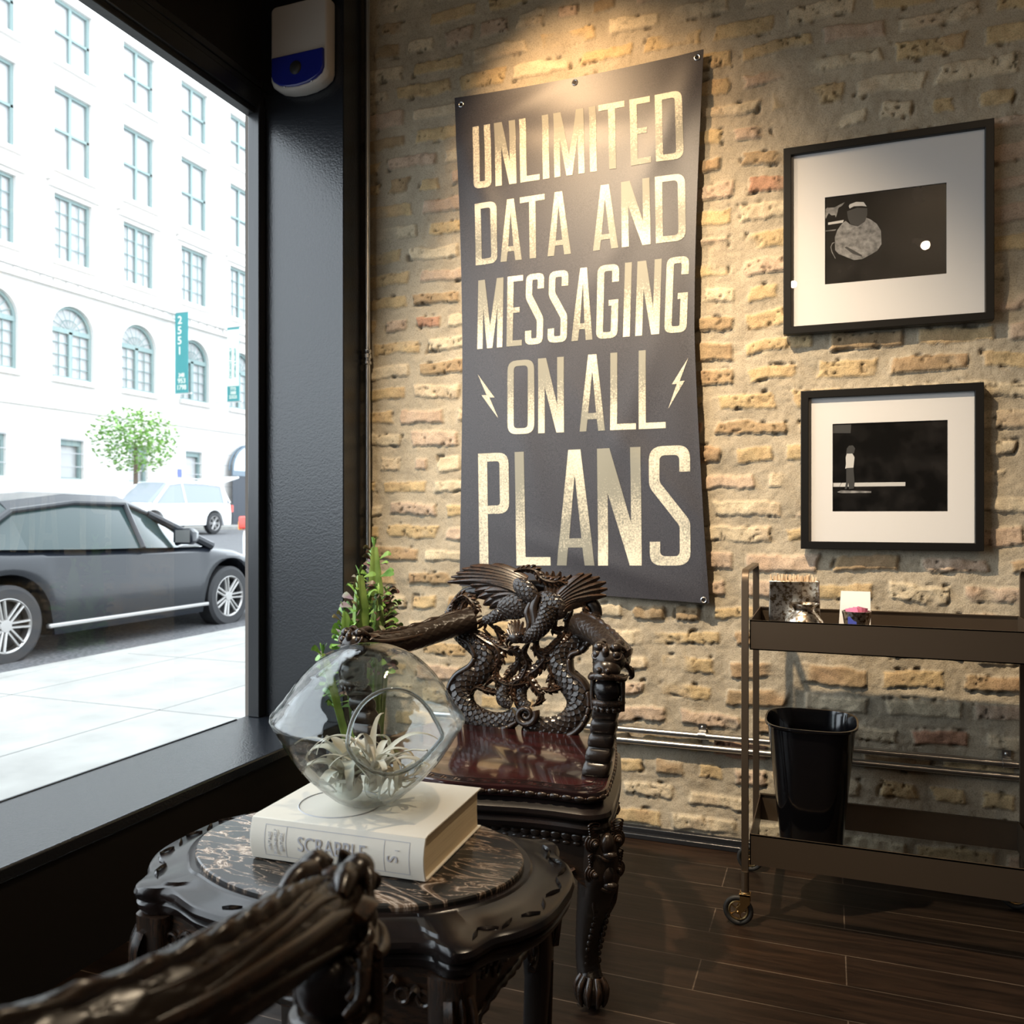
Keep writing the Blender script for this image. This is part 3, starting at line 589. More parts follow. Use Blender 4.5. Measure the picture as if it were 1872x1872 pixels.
# back: two entwined dragon bodies
bk = MB()
LB = [(470, 420), (500, 500), (545, 590), (650, 680), (706, 765), (668, 850), (590, 905), (540, 970), (540, 1050), (580, 1125), (660, 1175), (760, 1200), (850, 1190), (915, 1150)]
RBp = [(1440, 450), (1405, 560), (1330, 640), (1235, 700), (1195, 785), (1225, 860), (1285, 930), (1340, 1010), (1350, 1090), (1310, 1170), (1230, 1222), (1130, 1235), (1040, 1215), (985, 1165)]
for path in (LB, RBp):
    P, rr_ = smooth_path(cbp(path), [.020, .024, .026, .028, .029, .029, .032, .034, .033, .031, .028, .025, .023, .020], 32)
    bk.tube(P, rr_, 100, (.66, 1.0), (0, -1, 0), scales(.0125, 11, .24))
for path in ([(440, 430), (470, 520), (520, 600), (600, 660), (636, 745), (600, 815), (510, 875), (462, 960), (466, 1060), (505, 1160), (580, 1232), (700, 1250), (830, 1240), (920, 1195)],
             [(1480, 480), (1440, 600), (1370, 700), (1290, 740), (1290, 850), (1370, 920), (1412, 1010), (1412, 1110), (1370, 1210), (1290, 1280), (1180, 1298), (1070, 1280), (960, 1235)]):
    P, rr_ = smooth_path(cbp(path, -.004), [.006]+[.0115]*12+[.008], 12)
    bk.tube(P, rr_, 14, (1.5, .85), (0, -1, 0), lambda L, a: .12*(1 if (L/.022) % 1 > .08 else -.6))
# spiral scroll at the bottom centre
sp_ = []
for i in range(60):
    a = -.4+i/59*math.pi*3.3; r_ = 74*(1-i/59*.86); sp_.append((978+r_*math.cos(a), 1148-r_*math.sin(a)*-1))
bk.tube(cbp(sp_, -.022), [.011*(1-.6*i/59) for i in range(60)], 12, (1.2, 1), (0, -1, 0))
bk.ball(CB(978, 1148, -.006), .024, (1, .5, 1), 12)
for pts, w_ in ([((520, 330), (478, 420), (485, 520), (530, 640)), 20], [((640, 330), (560, 380), (540, 470), (600, 560), (650, 640)), 26], [((590, 470), (610, 570), (700, 640), (780, 690), (800, 780), (745, 850)), 30],
                [((690, 560), (760, 650), (840, 700), (920, 720), (935, 790), (880, 850), (850, 900), (880, 960)), 24], [((1010, 640), (965, 720), (990, 800), (955, 890), (900, 930), (885, 1010), (925, 1085)), 24],
                [((1120, 560), (1050, 640), (1060, 720), (1110, 760), (1060, 830), (1000, 880), (1040, 960), (1080, 1020), (1035, 1085)), 26], [((1190, 480), (1170, 560), (1240, 590), (1190, 670), (1110, 720), (1010, 690)), 26],
                [((1300, 430), (1260, 510), (1290, 600), (1200, 690), (1150, 770), (1110, 790)), 24], [((1370, 390), (1390, 470), (1330, 560), (1350, 640)), 22], [((800, 760), (775, 870), (820, 930), (900, 945), (990, 930)), 20],
                [((1090, 965), (1150, 985), (1230, 960)), 15], [((600, 1010), (640, 960), (720, 985), (800, 1000), (840, 1000)), 16], [((1130, 800), (1160, 860), (1150, 930), (1200, 980)), 20], [((760, 540), (800, 590), (820, 660)), 20],
                [((700, 950), (760, 900), (800, 1000)), 14], [((1020, 1090), (1090, 1050), (1080, 990)), 12]):
    leafy(bk, pts, w_*1.05)
bk.tube(cbp([(850, 950), (820, 1000), (830, 1050), (880, 1080)], -.01), [.012, .018, .018, .012], 60, (.7, 1), (0, -1, 0), scales(.008, 8, .22), sub=20)
bk.tube(cbp([(970, 940), (940, 1000), (950, 1070), (1000, 1100)], .0), [.012, .018, .018, .014], 60, (.6, 1), (0, -1, 0), scales(.008, 8, .22), sub=20)
# crest rail carrying both shoulders
bk.tube(cbp([(455, 440), (560, 330), (700, 300), (900, 280), (1100, 280), (1300, 330), (1430, 400), (1460, 480)], .012), [.012, .020, .022, .022, .022, .020, .024, .018], 16, (.7, 1), (0, -1, 0), sub=6)
bk.build('backrest', WD, chair, off=O1, angle=50)

# phoenix carved on the crest
ph = MB()
def feather(a, c, b_, w_, dy0=-.03, dy1=-.012, th=.006):
    n_ = 9; P = []
    for i in range(n_):
        t = i/(n_-1); x = a[0]*(1-t)**2+2*c[0]*t*(1-t)+b_[0]*t*t; y = a[1]*(1-t)**2+2*c[1]*t*(1-t)+b_[1]*t*t; P.append(CB(x, y, dy0+(dy1-dy0)*t))
    ph.blade(P, [w_*PX*1.45*q for q in (.55, .8, .95, 1, 1, .98, .9, .75, .25)], th, (0, -1, 0), -.4)
    ph.tube([p+Vector((0, -.004, 0)) for p in P], [.0012]*8+[.0005], 5)
for i, (b_, w_) in enumerate([((740, 128), 34), ((600, 130), 36), ((545, 150), 36), ((505, 178), 38), ((470, 205), 40), ((445, 240), 42), ((520, 240), 40), ((600, 236), 40)]):
    feather((990-i*6, 215+i*16), (820-i*6, 128+i*15), b_, w_*1.15, -.030-.003*i, -.014)
for i, b_ in enumerate([(600, 262), (632, 300), (655, 345), (690, 395), (735, 420), (790, 430)]):
    feather((930-i*4, 290+i*18), (770, 240+i*26), b_, 62, -.034-.002*i, -.018)
for i, b_ in enumerate([(700, 300), (740, 345), (790, 385), (850, 400)]):
    feather((960, 320+i*16), (840, 285+i*22), b_, 52, -.044-.002*i, -.03)
for i, b_ in enumerate([(1122, 170), (1165, 165), (1215, 168), (1245, 200), (1290, 190)]):
    feather((1150+i*14, 400), (1110+i*26, 270), b_, 40, -.028, -.012)
for i, b_ in enumerate([(1375, 180), (1430, 184), (1485, 205), (1528, 240), (1537, 285), (1530, 332), (1450, 345), (1390, 385)]):
    feather((1185+i*8, 340+i*14), (1290, 240+i*19), b_, 44, -.036-.001*i, -.014)
def cover(c, rx, rz, ang, dy, th, p, q):
    """scaled swelling body part"""
    d = Vector((math.cos(ang), math.sin(ang))); pts = [(c[0]+d.x*rx*t, c[1]+d.y*rx*t) for t in np.linspace(-1, 1, 90)]
    rad = [max(.12, math.sqrt(max(0, 1-t*t)))*rz*PX for t in np.linspace(-1, 1, 90)]
    ph.tube(cbp(pts, dy), rad, 90, (th, 1), (0, -1, 0), scales(p, q, .22))
cover((980, 300), 110, 58, .75, -.050, .45, .011, 12)
cover((900, 410), 120, 75, -.1, -.040, .35, .012, 14)
cover((1150, 400), 125, 78, .5, -.036, .45, .012, 14)
ph.tube(cbp([(1140, 400), (1120, 480), (1070, 560), (1000, 610), (930, 622)], -.045), [.026, .025, .022, .017, .013], 80, (.8, 1), (0, -1, 0), scales(.008, 11, .20), sub=26)
ph.tube(cbp([(1060, 330), (1030, 420), (1040, 520), (1010, 590)], -.052), [.010, .013, .012, .005], 12, (.6, 1), (0, -1, 0), sub=6)
ph.tube(cbp([(1010, 380), (985, 450), (1000, 520), (985, 575)], -.052), [.006, .009, .009, .004], 10, (.6, 1), (0, -1, 0), sub=6)
ph.ball(CB(910, 620, -.052), .019, (1.25, .8, .9), 16)
ph.blade(cbp([(900, 600), (860, 628), (845, 660), (858, 690)], -.055), [.018, .016, .010, .001], .007, (0, -1, 0), -.3, sub=4)
ph.blade(cbp([(890, 645), (868, 668), (880, 690)], -.050), [.012, .008, .001], .005, (0, -1, 0), -.3, sub=4)
ph.ball(CB(933, 600, -.070), .0048, n=8); ph.ring(CB(933, 600, -.067), .0068, .0016, 20, 6, Matrix.Rotation(math.pi/2, 3, 'X'))
for i, b_ in enumerate([(862, 520), (880, 505), (905, 500), (930, 497), (962, 512), (985, 560)]): feather((885+i*14, 600), (860+i*18, 555), b_, 24, -.060, -.045, .005)
for i, b_ in enumerate([(850, 560), (832, 600)]): feather((880, 610), (860, 590), b_, 18, -.055, -.045, .004)
ph.tube(cbp([(900, 440), (800, 460), (740, 490), (690, 500)], -.030), [.016, .018, .014, .010], 70, (.8, 1), (0, -1, 0), scales(.008, 9, .22), sub=26)
for b_ in ((640, 520), (650, 560), (700, 560), (770, 560)): feather((720, 490), (690, 500), b_, 26, -.028, -.016, .006)
leafy(ph, ((900, 165), (960, 150), (1040, 158), (1090, 215), (1170, 240), (1220, 235), (1285, 272)), 24, -.024)
leafy(ph, ((480, 380), (560, 330), (640, 420), (600, 480)), 22, -.020)
ph.build('phoenix_carving', WD, chair, off=O1, angle=50)

# arms with dragon heads biting a ball, stepped supports
def arm_mesh(am, path, X):
    P, rr_ = smooth_path([Vector((X(x), y, z)) for x, y, z in path], [.033, .034, .033, .032, .032, .031], 36)
    am.tube(P, rr_, 100, (1, 1), (0, 0, 1), scales(.017, 11, .045))
    for k in range(9):
        a_ = -1.9+k*.475; P3, r3_ = smooth_path([Vector((X(x+.0315*math.sin(a_+.25*math.sin(i*1.3+k))), y, z+.0315*math.cos(a_+.25*math.sin(i*1.3+k)))) for i, (x, y, z) in enumerate(path)], [.0012, .0035, .0042, .0046, .0042, .001], 8); am.tube(P3, r3_, 8)
    P2, r2_ = smooth_path([Vector((X(x+.006), y, z+.031)) for x, y, z in path], [.006, .008, .008, .008, .007, .003], 10)
    am.tube(P2, r2_, 10, (1.2, .8), (0, 0, 1), lambda L, a: .25*math.sin(L/.012*math.pi*2))
    for dx, dz in ((.030, .010), (-.030, .012)):   # mane ridges
        P2, r2_ = smooth_path([Vector((X(x+dx), y, z+dz)) for x, y, z in path], [.003, .006, .007, .008, .008, .004], 8); am.tube(P2, r2_, 8)
    return am
for sg in (1, -1):
    X = lambda x: O1.x+sg*(x-.87)
    am = MB()
    zs_ = 0 if sg > 0 else -.012
    path = [(1.035, -.60, .806), (1.10, -.665, .796+zs_), (1.155, -.745, .782+zs_*1.5), (1.196, -.825, .774+zs_*1.5), (1.216, -.895, .773+zs_), (1.215, -.945, .775)]
    arm_mesh(am, path, X)
    ar = am.build('armrest', WD, chair, off=O1, angle=50)
    hd = MB(); H = Vector((X(1.214), -.968, .776))
    def h(x, y, z): return H+Vector((sg*x, y, z))
    hd.ball(h(0, 0, 0), .034, (.98, 1.05, .90), 20); hd.ball(h(0, -.020, -.016), .027, (1.05, .95, .85), 18)
    hd.ball(h(0, -.036, -.018), .014, (1.25, .8, .75), 14)                       # muzzle
    for s in (-1, 1):
        hd.ball(h(s*.009, -.046, -.014), .0062, n=10)                             # nostrils
        hd.ball(h(s*.019, -.020, .013), .0092, n=12)                              # eyes
        hd.ring(h(s*.019, -.020, .013), .0105, .0030, 20, 8, Matrix.Rotation(.9, 3, 'X') @ Matrix.Rotation(s*.35, 3, 'Y'))
        hd.tube([h(s*.006, -.018, .026), h(s*.018, -.014, .030), h(s*.029, -.002, .024), h(s*.034, .010, .016)], [.004, .0065, .0055, .001], 10, sub=5)   # brows
        hd.blade([h(s*.028, .006, .010), h(s*.035, .020, .016), h(s*.036, .040, .014)], [.016, .018, .010], .007, (s*.6, -.4, .8), -.3, sub=5)   # ears
        hd.ball(h(s*.017, -.010, .027), .0125, (1, 1.25, .9), 14)   # brow knobs
        hd.tube([h(s*.014, .004, .028), h(s*.018, .020, .031), h(s*.021, .036, .027)], [.010, .009, .005], 12, sub=5)
        for k in range(5): hd.tube([h(s*(.026+.003*k), .004+.008*k, -.006-.004*k), h(s*(.034+.001*k), .014+.007*k, -.010-.007*k), h(s*(.030), .028+.006*k, -.014-.008*k)], [.0055, .005, .002], 8, sub=5)  # mane locks
        hd.tube([h(s*.012, -.040, -.024), h(s*.026, -.034, -.030), h(s*.034, -.018, -.034), h(s*.037, .0, -.030)], [.0045, .006, .006, .003], 10, sub=5)  # lip
        hd.tube([h(s*.030, -.012, -.040), h(s*.031, -.014, -.070), h(s*.028, -.012, -.098)], [.006, .005, .007], 10, sub=5)   # jaw straps
    hd.tube([h(0, -.026, .012), h(0, -.030, .024), h(0, -.020, .036)], [.008, .007, .0015], 10, sub=5)
    hd.tube([h(-.030, -.006, -.030), h(-.018, -.036, -.028), h(0, -.046, -.026), h(.018, -.036, -.028), h(.030, -.006, -.030)], [.005, .007, .008, .007, .005], 12, sub=6)
    hd.v = [tuple(H+(Vector(p)-H)*1.17) for p in hd.v]
    hd.build('dragon_head', WD, ar, off=O1, angle=50)
    bb = MB().ball(h(0, -.014, -.068), .0325, n=24); bb.ball(h(0, .008, -.060), .026, (1.1, .8, 1.2), 14)
    bb.build('mouth_ball', M['wood_plain'], ar, off=O1)
    su = MB()
    su.ring(h(0, -.008, -.098), .029, .0085, 36, 10, sc=(1.1, .95)); su.ring(h(0, -.008, -.110), .026, .006, 36, 10, sc=(1.15, .9)); su.lathe([(.027, -.118), (.030, -.100), (.026, -.09)], 24, h(0, -.008, 0))
    for k in range(14):
        a = 2*math.pi*k/14; su.ball(h(.031*math.cos(a), -.008+.027*math.sin(a), -.112), .0065, (1, 1, 1.1), 7)
    zt, zb_ = .668, .498; n_ = 64; R = []
    for i in range(n_+1):
        t = i/n_; z = zt+(zb_-zt)*t; ph_ = (t*5.0) % 1; bulge = .010*math.sqrt(max(0, 1-(2*ph_-1)**2)); sway = .010*math.sin(t*math.pi*1.1)
        cx_ = X(1.208-.028*t); cy_ = H.y-.002+sway+.012*t; hx, hy = .027+bulge*.35+.003*t, .014+bulge*1.1+.004*t
        ring = []
        for j in range(24):
            a = 2*math.pi*j/24; ca, sa = math.cos(a), math.sin(a); e_ = .45
            ring.append(Vector((cx_+hx*math.copysign(abs(ca)**e_, ca), cy_+hy*math.copysign(abs(sa)**e_, sa), z)))
        R.append(ring)
    su.rings(R); su.build('arm_support', WD, chair, off=O1, angle=35)

# seat slab, moulding, apron
def seat_outline(grow=0, n=10):
    """serpentine front, rounded corners; counter-clockwise seen from above"""
    hw, yf, yb = .360+grow, -1.118-grow, -.595+grow*.6; P = []
    for i in range(25):
        s = -1+2*i/24; x = s*(hw-.055); P.append((.87+x, yf-.012*math.cos(s*math.pi*1.5)*(1 if abs(s) < 1 else 0)-.004+.018*abs(s)**3))
    y0 = P[-1][1]
    for i in range(1, n): a = -math.pi/2+math.pi/2*i/n; P.append((.87+hw-.055+.055*math.cos(a), y0+.055+.055*math.sin(a)))
    P += [(.87+hw+.010*math.sin(math.pi*i/9)-.085*(i/9), y0+.055+(yb-.03-y0-.055)*i/9) for i in range(10)]
    P += [(.87+hw-.11, yb), (.87-hw+.11, yb)]
    P += [(.87-hw-.010*math.sin(math.pi*i/9)+.085*(i/9), y0+.055+(yb-.03-y0-.055)*i/9) for i in range(9, -1, -1)]
    for i in range(1, n): a = math.pi+math.pi/2*i/n; P.append((.87-hw+.055+.055*math.cos(a), y0+.055+.055*math.sin(a)))
    return P
def layer(mb, prof):
    R = []
    for g_, z in prof: R.append([Vector((x, y, z)) for x, y in seat_outline(g_)])
    return mb.rings(R)
st = layer(MB(), [(-.012, .470), (-.004, .474), (-.001, .480), (-.001, .492), (-.002, .497), (-.006, .4995)])
st.build('seat', M['seat'], chair, off=O1, angle=30)
# Greek-key border and rim carved round the top, oval beads along the edge
gk = MB(); o_in = seat_outline(-.012); o_out = seat_outline(-.004)
def stroke_path(P, wd, z, mb, closed=False):
    for a, c in zip(P[:-1], P[1:]):
        a = Vector((*a, z)); c = Vector((*c, z)); d = c-a
        if d.length < 1e-5: continue
        mb.box((a+c)/2, (d.length+wd, wd, .0012), Matrix.Rotation(math.atan2(d.y, d.x), 3, 'Z'))
def along(P, L):
    acc = 0
    for a, c in zip(P[:-1], P[1:]):
        d = math.dist(a, c)
        if acc+d >= L: t = (L-acc)/d; return (a[0]+(c[0]-a[0])*t, a[1]+(c[1]-a[1])*t, math.atan2(c[1]-a[1], c[0]-a[0]))
        acc += d
    return None
A = seat_outline(-.014)[:40]; tot = sum(math.dist(a, c) for a, c in zip(A[:-1], A[1:]))
for g_ in (-.013, -.040):
    Q = seat_outline(g_)[:42]; stroke_path([p for p in Q], .0016, .5, gk)
Lk = .02
while Lk < tot-.05:
    pts = []
    for dl, dn in ((0, .002), (0, .020), (.026, .020), (.026, .008), (.010, .008), (.010, .014), (.020, .014)):
        q = along(A, Lk+dl); pts.append((q[0]-math.sin(q[2])*dn, q[1]+math.cos(q[2])*dn))
    stroke_path(pts, .0016, .5, gk); Lk += .036
gk.build('key_border', M['wood_plain'], chair, off=O1, smooth=False)
bd = MB(); A = seat_outline(.0)[:44]; A = seat_outline(.0)[-10:]+A; tot = sum(math.dist(a, c) for a, c in zip(A[:-1], A[1:])); Lk = .01
while Lk < tot-.02:
    q = along(A, Lk); bd.ball((q[0], q[1], .485), .0072, (1.75, .6, .85), 8, Matrix.Rotation(q[2], 3, 'Z')); q = along(A, Lk+.0145); bd.ball((q[0], q[1], .485), .003, n=5); Lk += .029
bd.build('bead_moulding', WD, chair, off=O1)
layer(MB(), [(-.03, .395), (.004, .405), (.012, .414), (.014, .424), (.010, .431), (.004, .434), (.010, .438), (.014, .446), (.012, .455), (.004, .461), (-.006, .466), (-.012, .471)]).build('seat_frame', M['wood_plain'], chair, off=O1, angle=30)
ap = MB()
def apron(p0, p1, nrm, name):
    n_ = 60; R = []; d = (Vector(p1)-Vector(p0)); nrm = Vector(nrm)
    for i in range(n_+1):
        s = i/n_; e_ = abs(2*s-1); zl = .372-.085*max(0, (e_-.45)/.55)**1.6+.006*math.sin(s*math.pi*14)
        c = Vector(p0)+d*s; ring = []
        for (t, dz) in ((0, 0), (.3, .004), (.6, .006), (1, .010)): ring.append(c+nrm*(.008+dz)+Vector((0, 0, .408*(1-t)+zl*t)))
        for (t, dz) in ((1, 0), (0, 0)): ring.append(c-nrm*.012+Vector((0, 0, .408*(1-t)+zl*t)))
        R.append(ring)
    ap.rings(R)
    L = d.length; dn = d.normalized(); k = int(L/.024)
    for i in range(k):
        c = Vector(p0)+dn*(i+.5)*L/k; ap.ball(c+nrm*.014+Vector((0, 0, .400)), .013, (1, .5, .75), 9, Matrix.Rotation(math.atan2(dn.y, dn.x), 3, 'Z'))
        ap.ball(c+nrm*.012+Vector((0, 0, .384)), .008, (1.2, .5, .6), 8, Matrix.Rotation(math.atan2(dn.y, dn.x)+.0, 3, 'Z'))
    for i in range(10):
        for sgn in (-1, 1):
            s = .5+sgn*(.20+.027*i); c = Vector(p0)+d*s; zz = .370-.05*max(0, (abs(2*s-1)-.45)/.55)
            a = c+nrm*.018+Vector((0, 0, zz-.0)); b_ = a+dn*(-sgn)*.030+Vector((0, 0, -.018 if i % 2 else .012))
            ap.blade([a, (a+b_)/2+nrm*.006, b_], [.006, .016, .001], .007, nrm, -.3, sub=4)
apron((.53, -1.09, 0), (1.21, -1.09, 0), (0, -1, 0), ''); apron((1.208, -1.07, 0), (1.135, -.64, 0), (.986, .167, 0), ''); apron((.532, -1.07, 0), (.605, -.64, 0), (-.986, .167, 0), '')
ap.build('apron', WD, chair, off=O1, angle=50)
# legs: cabriole with lion masks in front, plainer behind
for sx in (-1, 1):
    for fr in (1, 0):
        lg = MB(); kx, ky = (.870+sx*.335, -1.055) if fr else (.870+sx*.238, -.645); oy = -1 if fr else .25
        def q(dx, dy, z): return Vector((kx+sx*dx, ky+oy*dy, z))
        ks = 1.0 if fr else .62
        path = [q(-.005, -.01, .415), q(.006, .004, .375), q(.010, .012, .325), q(.004, .010, .275), q(-.008, .000, .225), q(-.020, -.012, .17), q(-.026, -.020, .115), q(-.022, -.018, .075), q(-.014, -.010, .055)]
        P, rr_ = smooth_path(path, [v*(1 if fr else .8) for v in (.040, .047, .046, .041, .034, .028, .025, .026, .028)], 10)
        lg.tube(P, rr_, 40, (1, 1), (0, oy, 0), (lambda L, a: .05*math.cos(4*a) + scales(.016, 14, .05)(L, a) if L > .1 else 0))
        fc = q(-.008, .0, .036)
        lg.ball(fc, .034, (1, 1, 1.04), 20)
        for k in range(5):
            a = math.pi*(.1+.2*k); lg.tube([fc+Vector((.024*math.cos(a), oy*.018*math.sin(a), .036)), fc+Vector((.036*math.cos(a), oy*.034*math.sin(a), .016)), fc+Vector((.034*math.cos(a), oy*.035*math.sin(a), -.012)), fc+Vector((.028*math.cos(a), oy*.030*math.sin(a), -.026))], [.007, .0085, .006, .002], 8, sub=4)
        if fr:
            o45 = Vector((sx*.707, -.707, 0)); tn = Vector((.707, sx*.707, 0)) if sx > 0 else Vector((.707, -.707, 0))
            K = q(0, 0, 0)
            for zz, sc_ in ((.392, 1.0), (.325, 1.0)):
                for s in (-1, 1):
                    c = K+o45*.040+tn*s*.030+Vector((0, 0, zz)); rot = o45.to_track_quat('Z', 'Y').to_matrix()
                    for k in range(4): lg.ring(c+o45*(.003*k), (.019-.0048*k)*sc_, .0032, 22, 8, rot)
                    lg.ball(c+o45*.012, .006, n=8)
                    for k in range(5): lg.ring(c+o45*(.004)+Vector((0, 0, .016+.006*k)), .010+.001*k, .0028, 16, 6, rot, (1, .45))
                lg.ball(K+o45*.050+Vector((0, 0, zz-.004)), .020*sc_, (.85, .9, 1.25), 14)
                lg.ball(K+o45*.060+Vector((0, 0, zz-.024)), .013*sc_, (1.3, .9, .7), 12)
                lg.tube([K+o45*.036+tn*-.034+Vector((0, 0, zz-.020)), K+o45*.060+Vector((0, 0, zz-.036)), K+o45*.036+tn*.034+Vector((0, 0, zz-.020))], [.004, .006, .004], 8, sub=6)
            for s in (-1, 0, 1):
                for k in range(3): lg.tube([K+o45*.040+tn*(s*.022+.007*(k-1))+Vector((0, 0, .290)), K+o45*.036+tn*(s*.020+.006*(k-1))+Vector((0, 0, .250)), K+o45*.018+tn*(s*.016)+Vector((0, 0, .205))], [.006, .005, .001], 8, sub=4)
            for s in (-1, 1):
                for k in range(9):
                    t = k/9; z = .235-.155*t; cc = K+o45*(.030-.045*min(1, t*1.3))+tn*s*.016+Vector((0, 0, z)); lg.ball(cc, .0085, (.8, .8, .9), 8)
            for s, dr in ((-1, Vector((-sx, 0, 0))), (1, Vector((0, 1, 0)))):   # leaf wings running into the aprons
                for k in range(5):
                    a = K+o45*.018+Vector((0, 0, .392-.022*k))+dr*.02; b_ = a+dr*(.085-.012*k)+Vector((0, 0, -.012+.004*k))
                    lg.blade([a, (a+b_)/2+Vector((0, 0, .008)), b_], [.012, .020, .001], .008, (Vector((0, -1, 0)) if s < 0 else Vector((sx, 0, 0))), -.3, sub=4)
        lg.build('leg', WD, chair, off=O1, angle=50)
chair2 = copy_tree(chair); chair2.location = (.970, -2.415, 0); chair2.rotation_euler = (0, 0, math.pi+math.radians(11))
pth = [(1.075, -.60, .818), (1.135, -.665, .814), (1.182, -.745, .808), (1.207, -.825, .802), (1.216, -.895, .794), (1.215, -.945, .780)]
tmp = arm_mesh(MB(), pth, lambda x: 2*O1.x-x).build('armrest', WD, None, off=O1, angle=50)
[c for c in sorted(kids(chair2), key=lambda o: o.name) if c.name.startswith('armrest')][-1].data = tmp.data; bpy.data.objects.remove(tmp)
chair2['label'] = 'carved dark wood armchair in front, only its dragon-head armrest seen before the table'

# ------------------------------------------------------------------ scalloped side table with marble inlay
TC = Vector((.958, -1.675, 0)); table = empty('side_table', TC); tag(table, 'scalloped dark wood side table with oval veined black marble top', 'side table')
Q4 = [(.378, 0), (.377, .045), (.368, .092), (.345, .138), (.322, .165), (.312, .190), (.303, .218), (.283, .234), (.262, .230), (.245, .222), (.215, .226), (.180, .242), (.150, .254), (.100, .262), (.05, .264), (0, .264)]
Q4 = [(x*.965, y*.895) for x, y in Q4]
def closed(Q):
    A = [(x, y) for x, y in Q]; B = [(-x, y) for x, y in Q[::-1][1:]]; full = A+B; return full+[(-x, -y) for x, y in full[1:-1]]
base = closed(Q4)
def resample(P, n=4):
    out = []; m_ = len(P)
    for i in range(m_):
        a, b_, c, d = (Vector(P[(i+k) % m_]) for k in (-1, 0, 1, 2))
        for k in range(n):
            t = k/n; p = .5*((2*b_)+(c-a)*t+(2*a-5*b_+4*c-d)*t*t+(3*b_-a-3*c+d)*t**3); out.append((p.x, p.y))
    return out
RIM = resample(base)
def rim(s_, z): return [Vector((TC.x+x*(1-s_/max(.05, math.hypot(x, y))), TC.y+y*(1-s_/max(.05, math.hypot(x, y))), z)) for x, y in RIM]
MCX, MCY = .944, -1.656
def rimto(t, z, ax=.294, ay=.205):
    out = []
    for x, y in RIM:
        a = math.atan2(y/ay, x/ax); out.append(Vector((TC.x*(1-t)+MCX*t+x*(1-t)+ax*math.cos(a)*t, TC.y*(1-t)+MCY*t+y*(1-t)+ay*math.sin(a)*t, z)))
    return out
tt = MB().rings([rim(.03, .488), rim(.012, .492), rim(.006, .499), rim(.004, .507), rim(.010, .511), rim(.002, .516), rim(0, .523), rim(.003, .530), rim(.010, .534), rim(.034, .535), rim(.042, .539), rimto(.82, .540), rimto(.86, .543), rimto(1.02, .541)])
cv = tt   # small leaf cuts round the rim
for i in range(0, len(RIM)):
    x, y = RIM[i]; rr_ = math.hypot(x, y)
    if (x > .30 or x < -.30 or abs(x) < .13) and i % 4 == 0:
        p = Vector((TC.x+x*(1-.022/rr_), TC.y+y*(1-.022/rr_), .5345)); a, c = RIM[i-1], RIM[(i+1) % len(RIM)]; T = Vector((c[0]-a[0], c[1]-a[1], 0)).normalized(); Nn = Vector((-T.y, T.x, 0)); s = 1 if (i//4) % 2 else -1
        cv.blade([p-T*.012-Nn*.006*s, p+Vector((0, 0, .002)), p+T*.014+Nn*.008*s], [.001, .007, .001], .0035, (0, 0, 1), -.2, sub=4)
tt.build('table_top', M['wood_plain'], table, off=TC, angle=35)
MB().rings([[Vector((MCX+ax*math.cos(a), MCY+ay*math.sin(a), z)) for a in [2*math.pi*i/128 for i in range(128)]] for ax, ay, z in ((.286, .197, .530), (.292, .203, .536), (.294, .205, .541), (.294, .205, .547), (.292, .203, .5495), (.290, .201, .550))]).build('marble_inlay', M['marble'], table, off=TC, angle=30)
ta = MB()
def tapron(p0, p1, nrm):
    n_ = 50; R = []; d = Vector(p1)-Vector(p0); nrm = Vector(nrm).normalized()
    for i in range(n_+1):
        s = i/n_; e_ = abs(2*s-1); zl = .415-.045*max(0, (e_-.35)/.65)**2-.012*math.exp(-((s-.5)/.08)**2); c = Vector(p0)+d*s+nrm*.022*math.sin(math.pi*s)
        R.append([c+nrm*.006+Vector((0, 0, .49)), c+nrm*.012+Vector((0, 0, (.49+zl)/2)), c+nrm*.006+Vector((0, 0, zl)), c-nrm*.012+Vector((0, 0, zl)), c-nrm*.012+Vector((0, 0, .49))])
    ta.rings(R)
    dn = d.normalized(); L = d.length; k = int(L/.030)
    for i in range(k):
        s = (i+.5)/k; c = Vector(p0)+d*s+nrm*(.022*math.sin(math.pi*s)+.012); z = .455+.008*math.sin(i*2.2); ta.ring(c+Vector((0, 0, z)), .010, .0035, 18, 7, nrm.to_track_quat('Z', 'Y').to_matrix())
        ta.blade([c+dn*.012+Vector((0, 0, z)), c+dn*.02+Vector((0, 0, z+.012)), c+dn*.030+Vector((0, 0, z+.004))], [.010, .012, .001], .006, nrm, -.3, sub=3)
    lo = [Vector(p0)+d*s+nrm*(.022*math.sin(math.pi*s)+.006)+Vector((0, 0, .415-.045*max(0, (abs(2*s-1)-.35)/.65)**2)) for s in [i/30 for i in range(31)]]
    ta.tube(lo, [.0075]*31, 10, disp=lambda L, a: .25*math.sin(L/.014*math.pi))
    for e_ in (.12, .88):
        c = Vector(p0)+d*e_+nrm*.012; sgn = 1 if e_ < .5 else -1; P = []
        for i in range(30): a = -math.pi/2+i/29*math.pi*2.2; r_ = .026*(1-.75*i/29); P.append(c+dn*sgn*r_*math.cos(a)*-1+Vector((0, 0, .368+r_*math.sin(a))))
        ta.tube(P, [.007*(1-.5*i/29) for i in range(30)], 9)
lx, ly = .255, .178
tapron((TC.x-lx+.02, TC.y-ly, 0), (TC.x+lx-.02, TC.y-ly, 0), (0, -1, 0)); tapron((TC.x-lx+.02, TC.y+ly, 0), (TC.x+lx-.02, TC.y+ly, 0), (0, 1, 0))
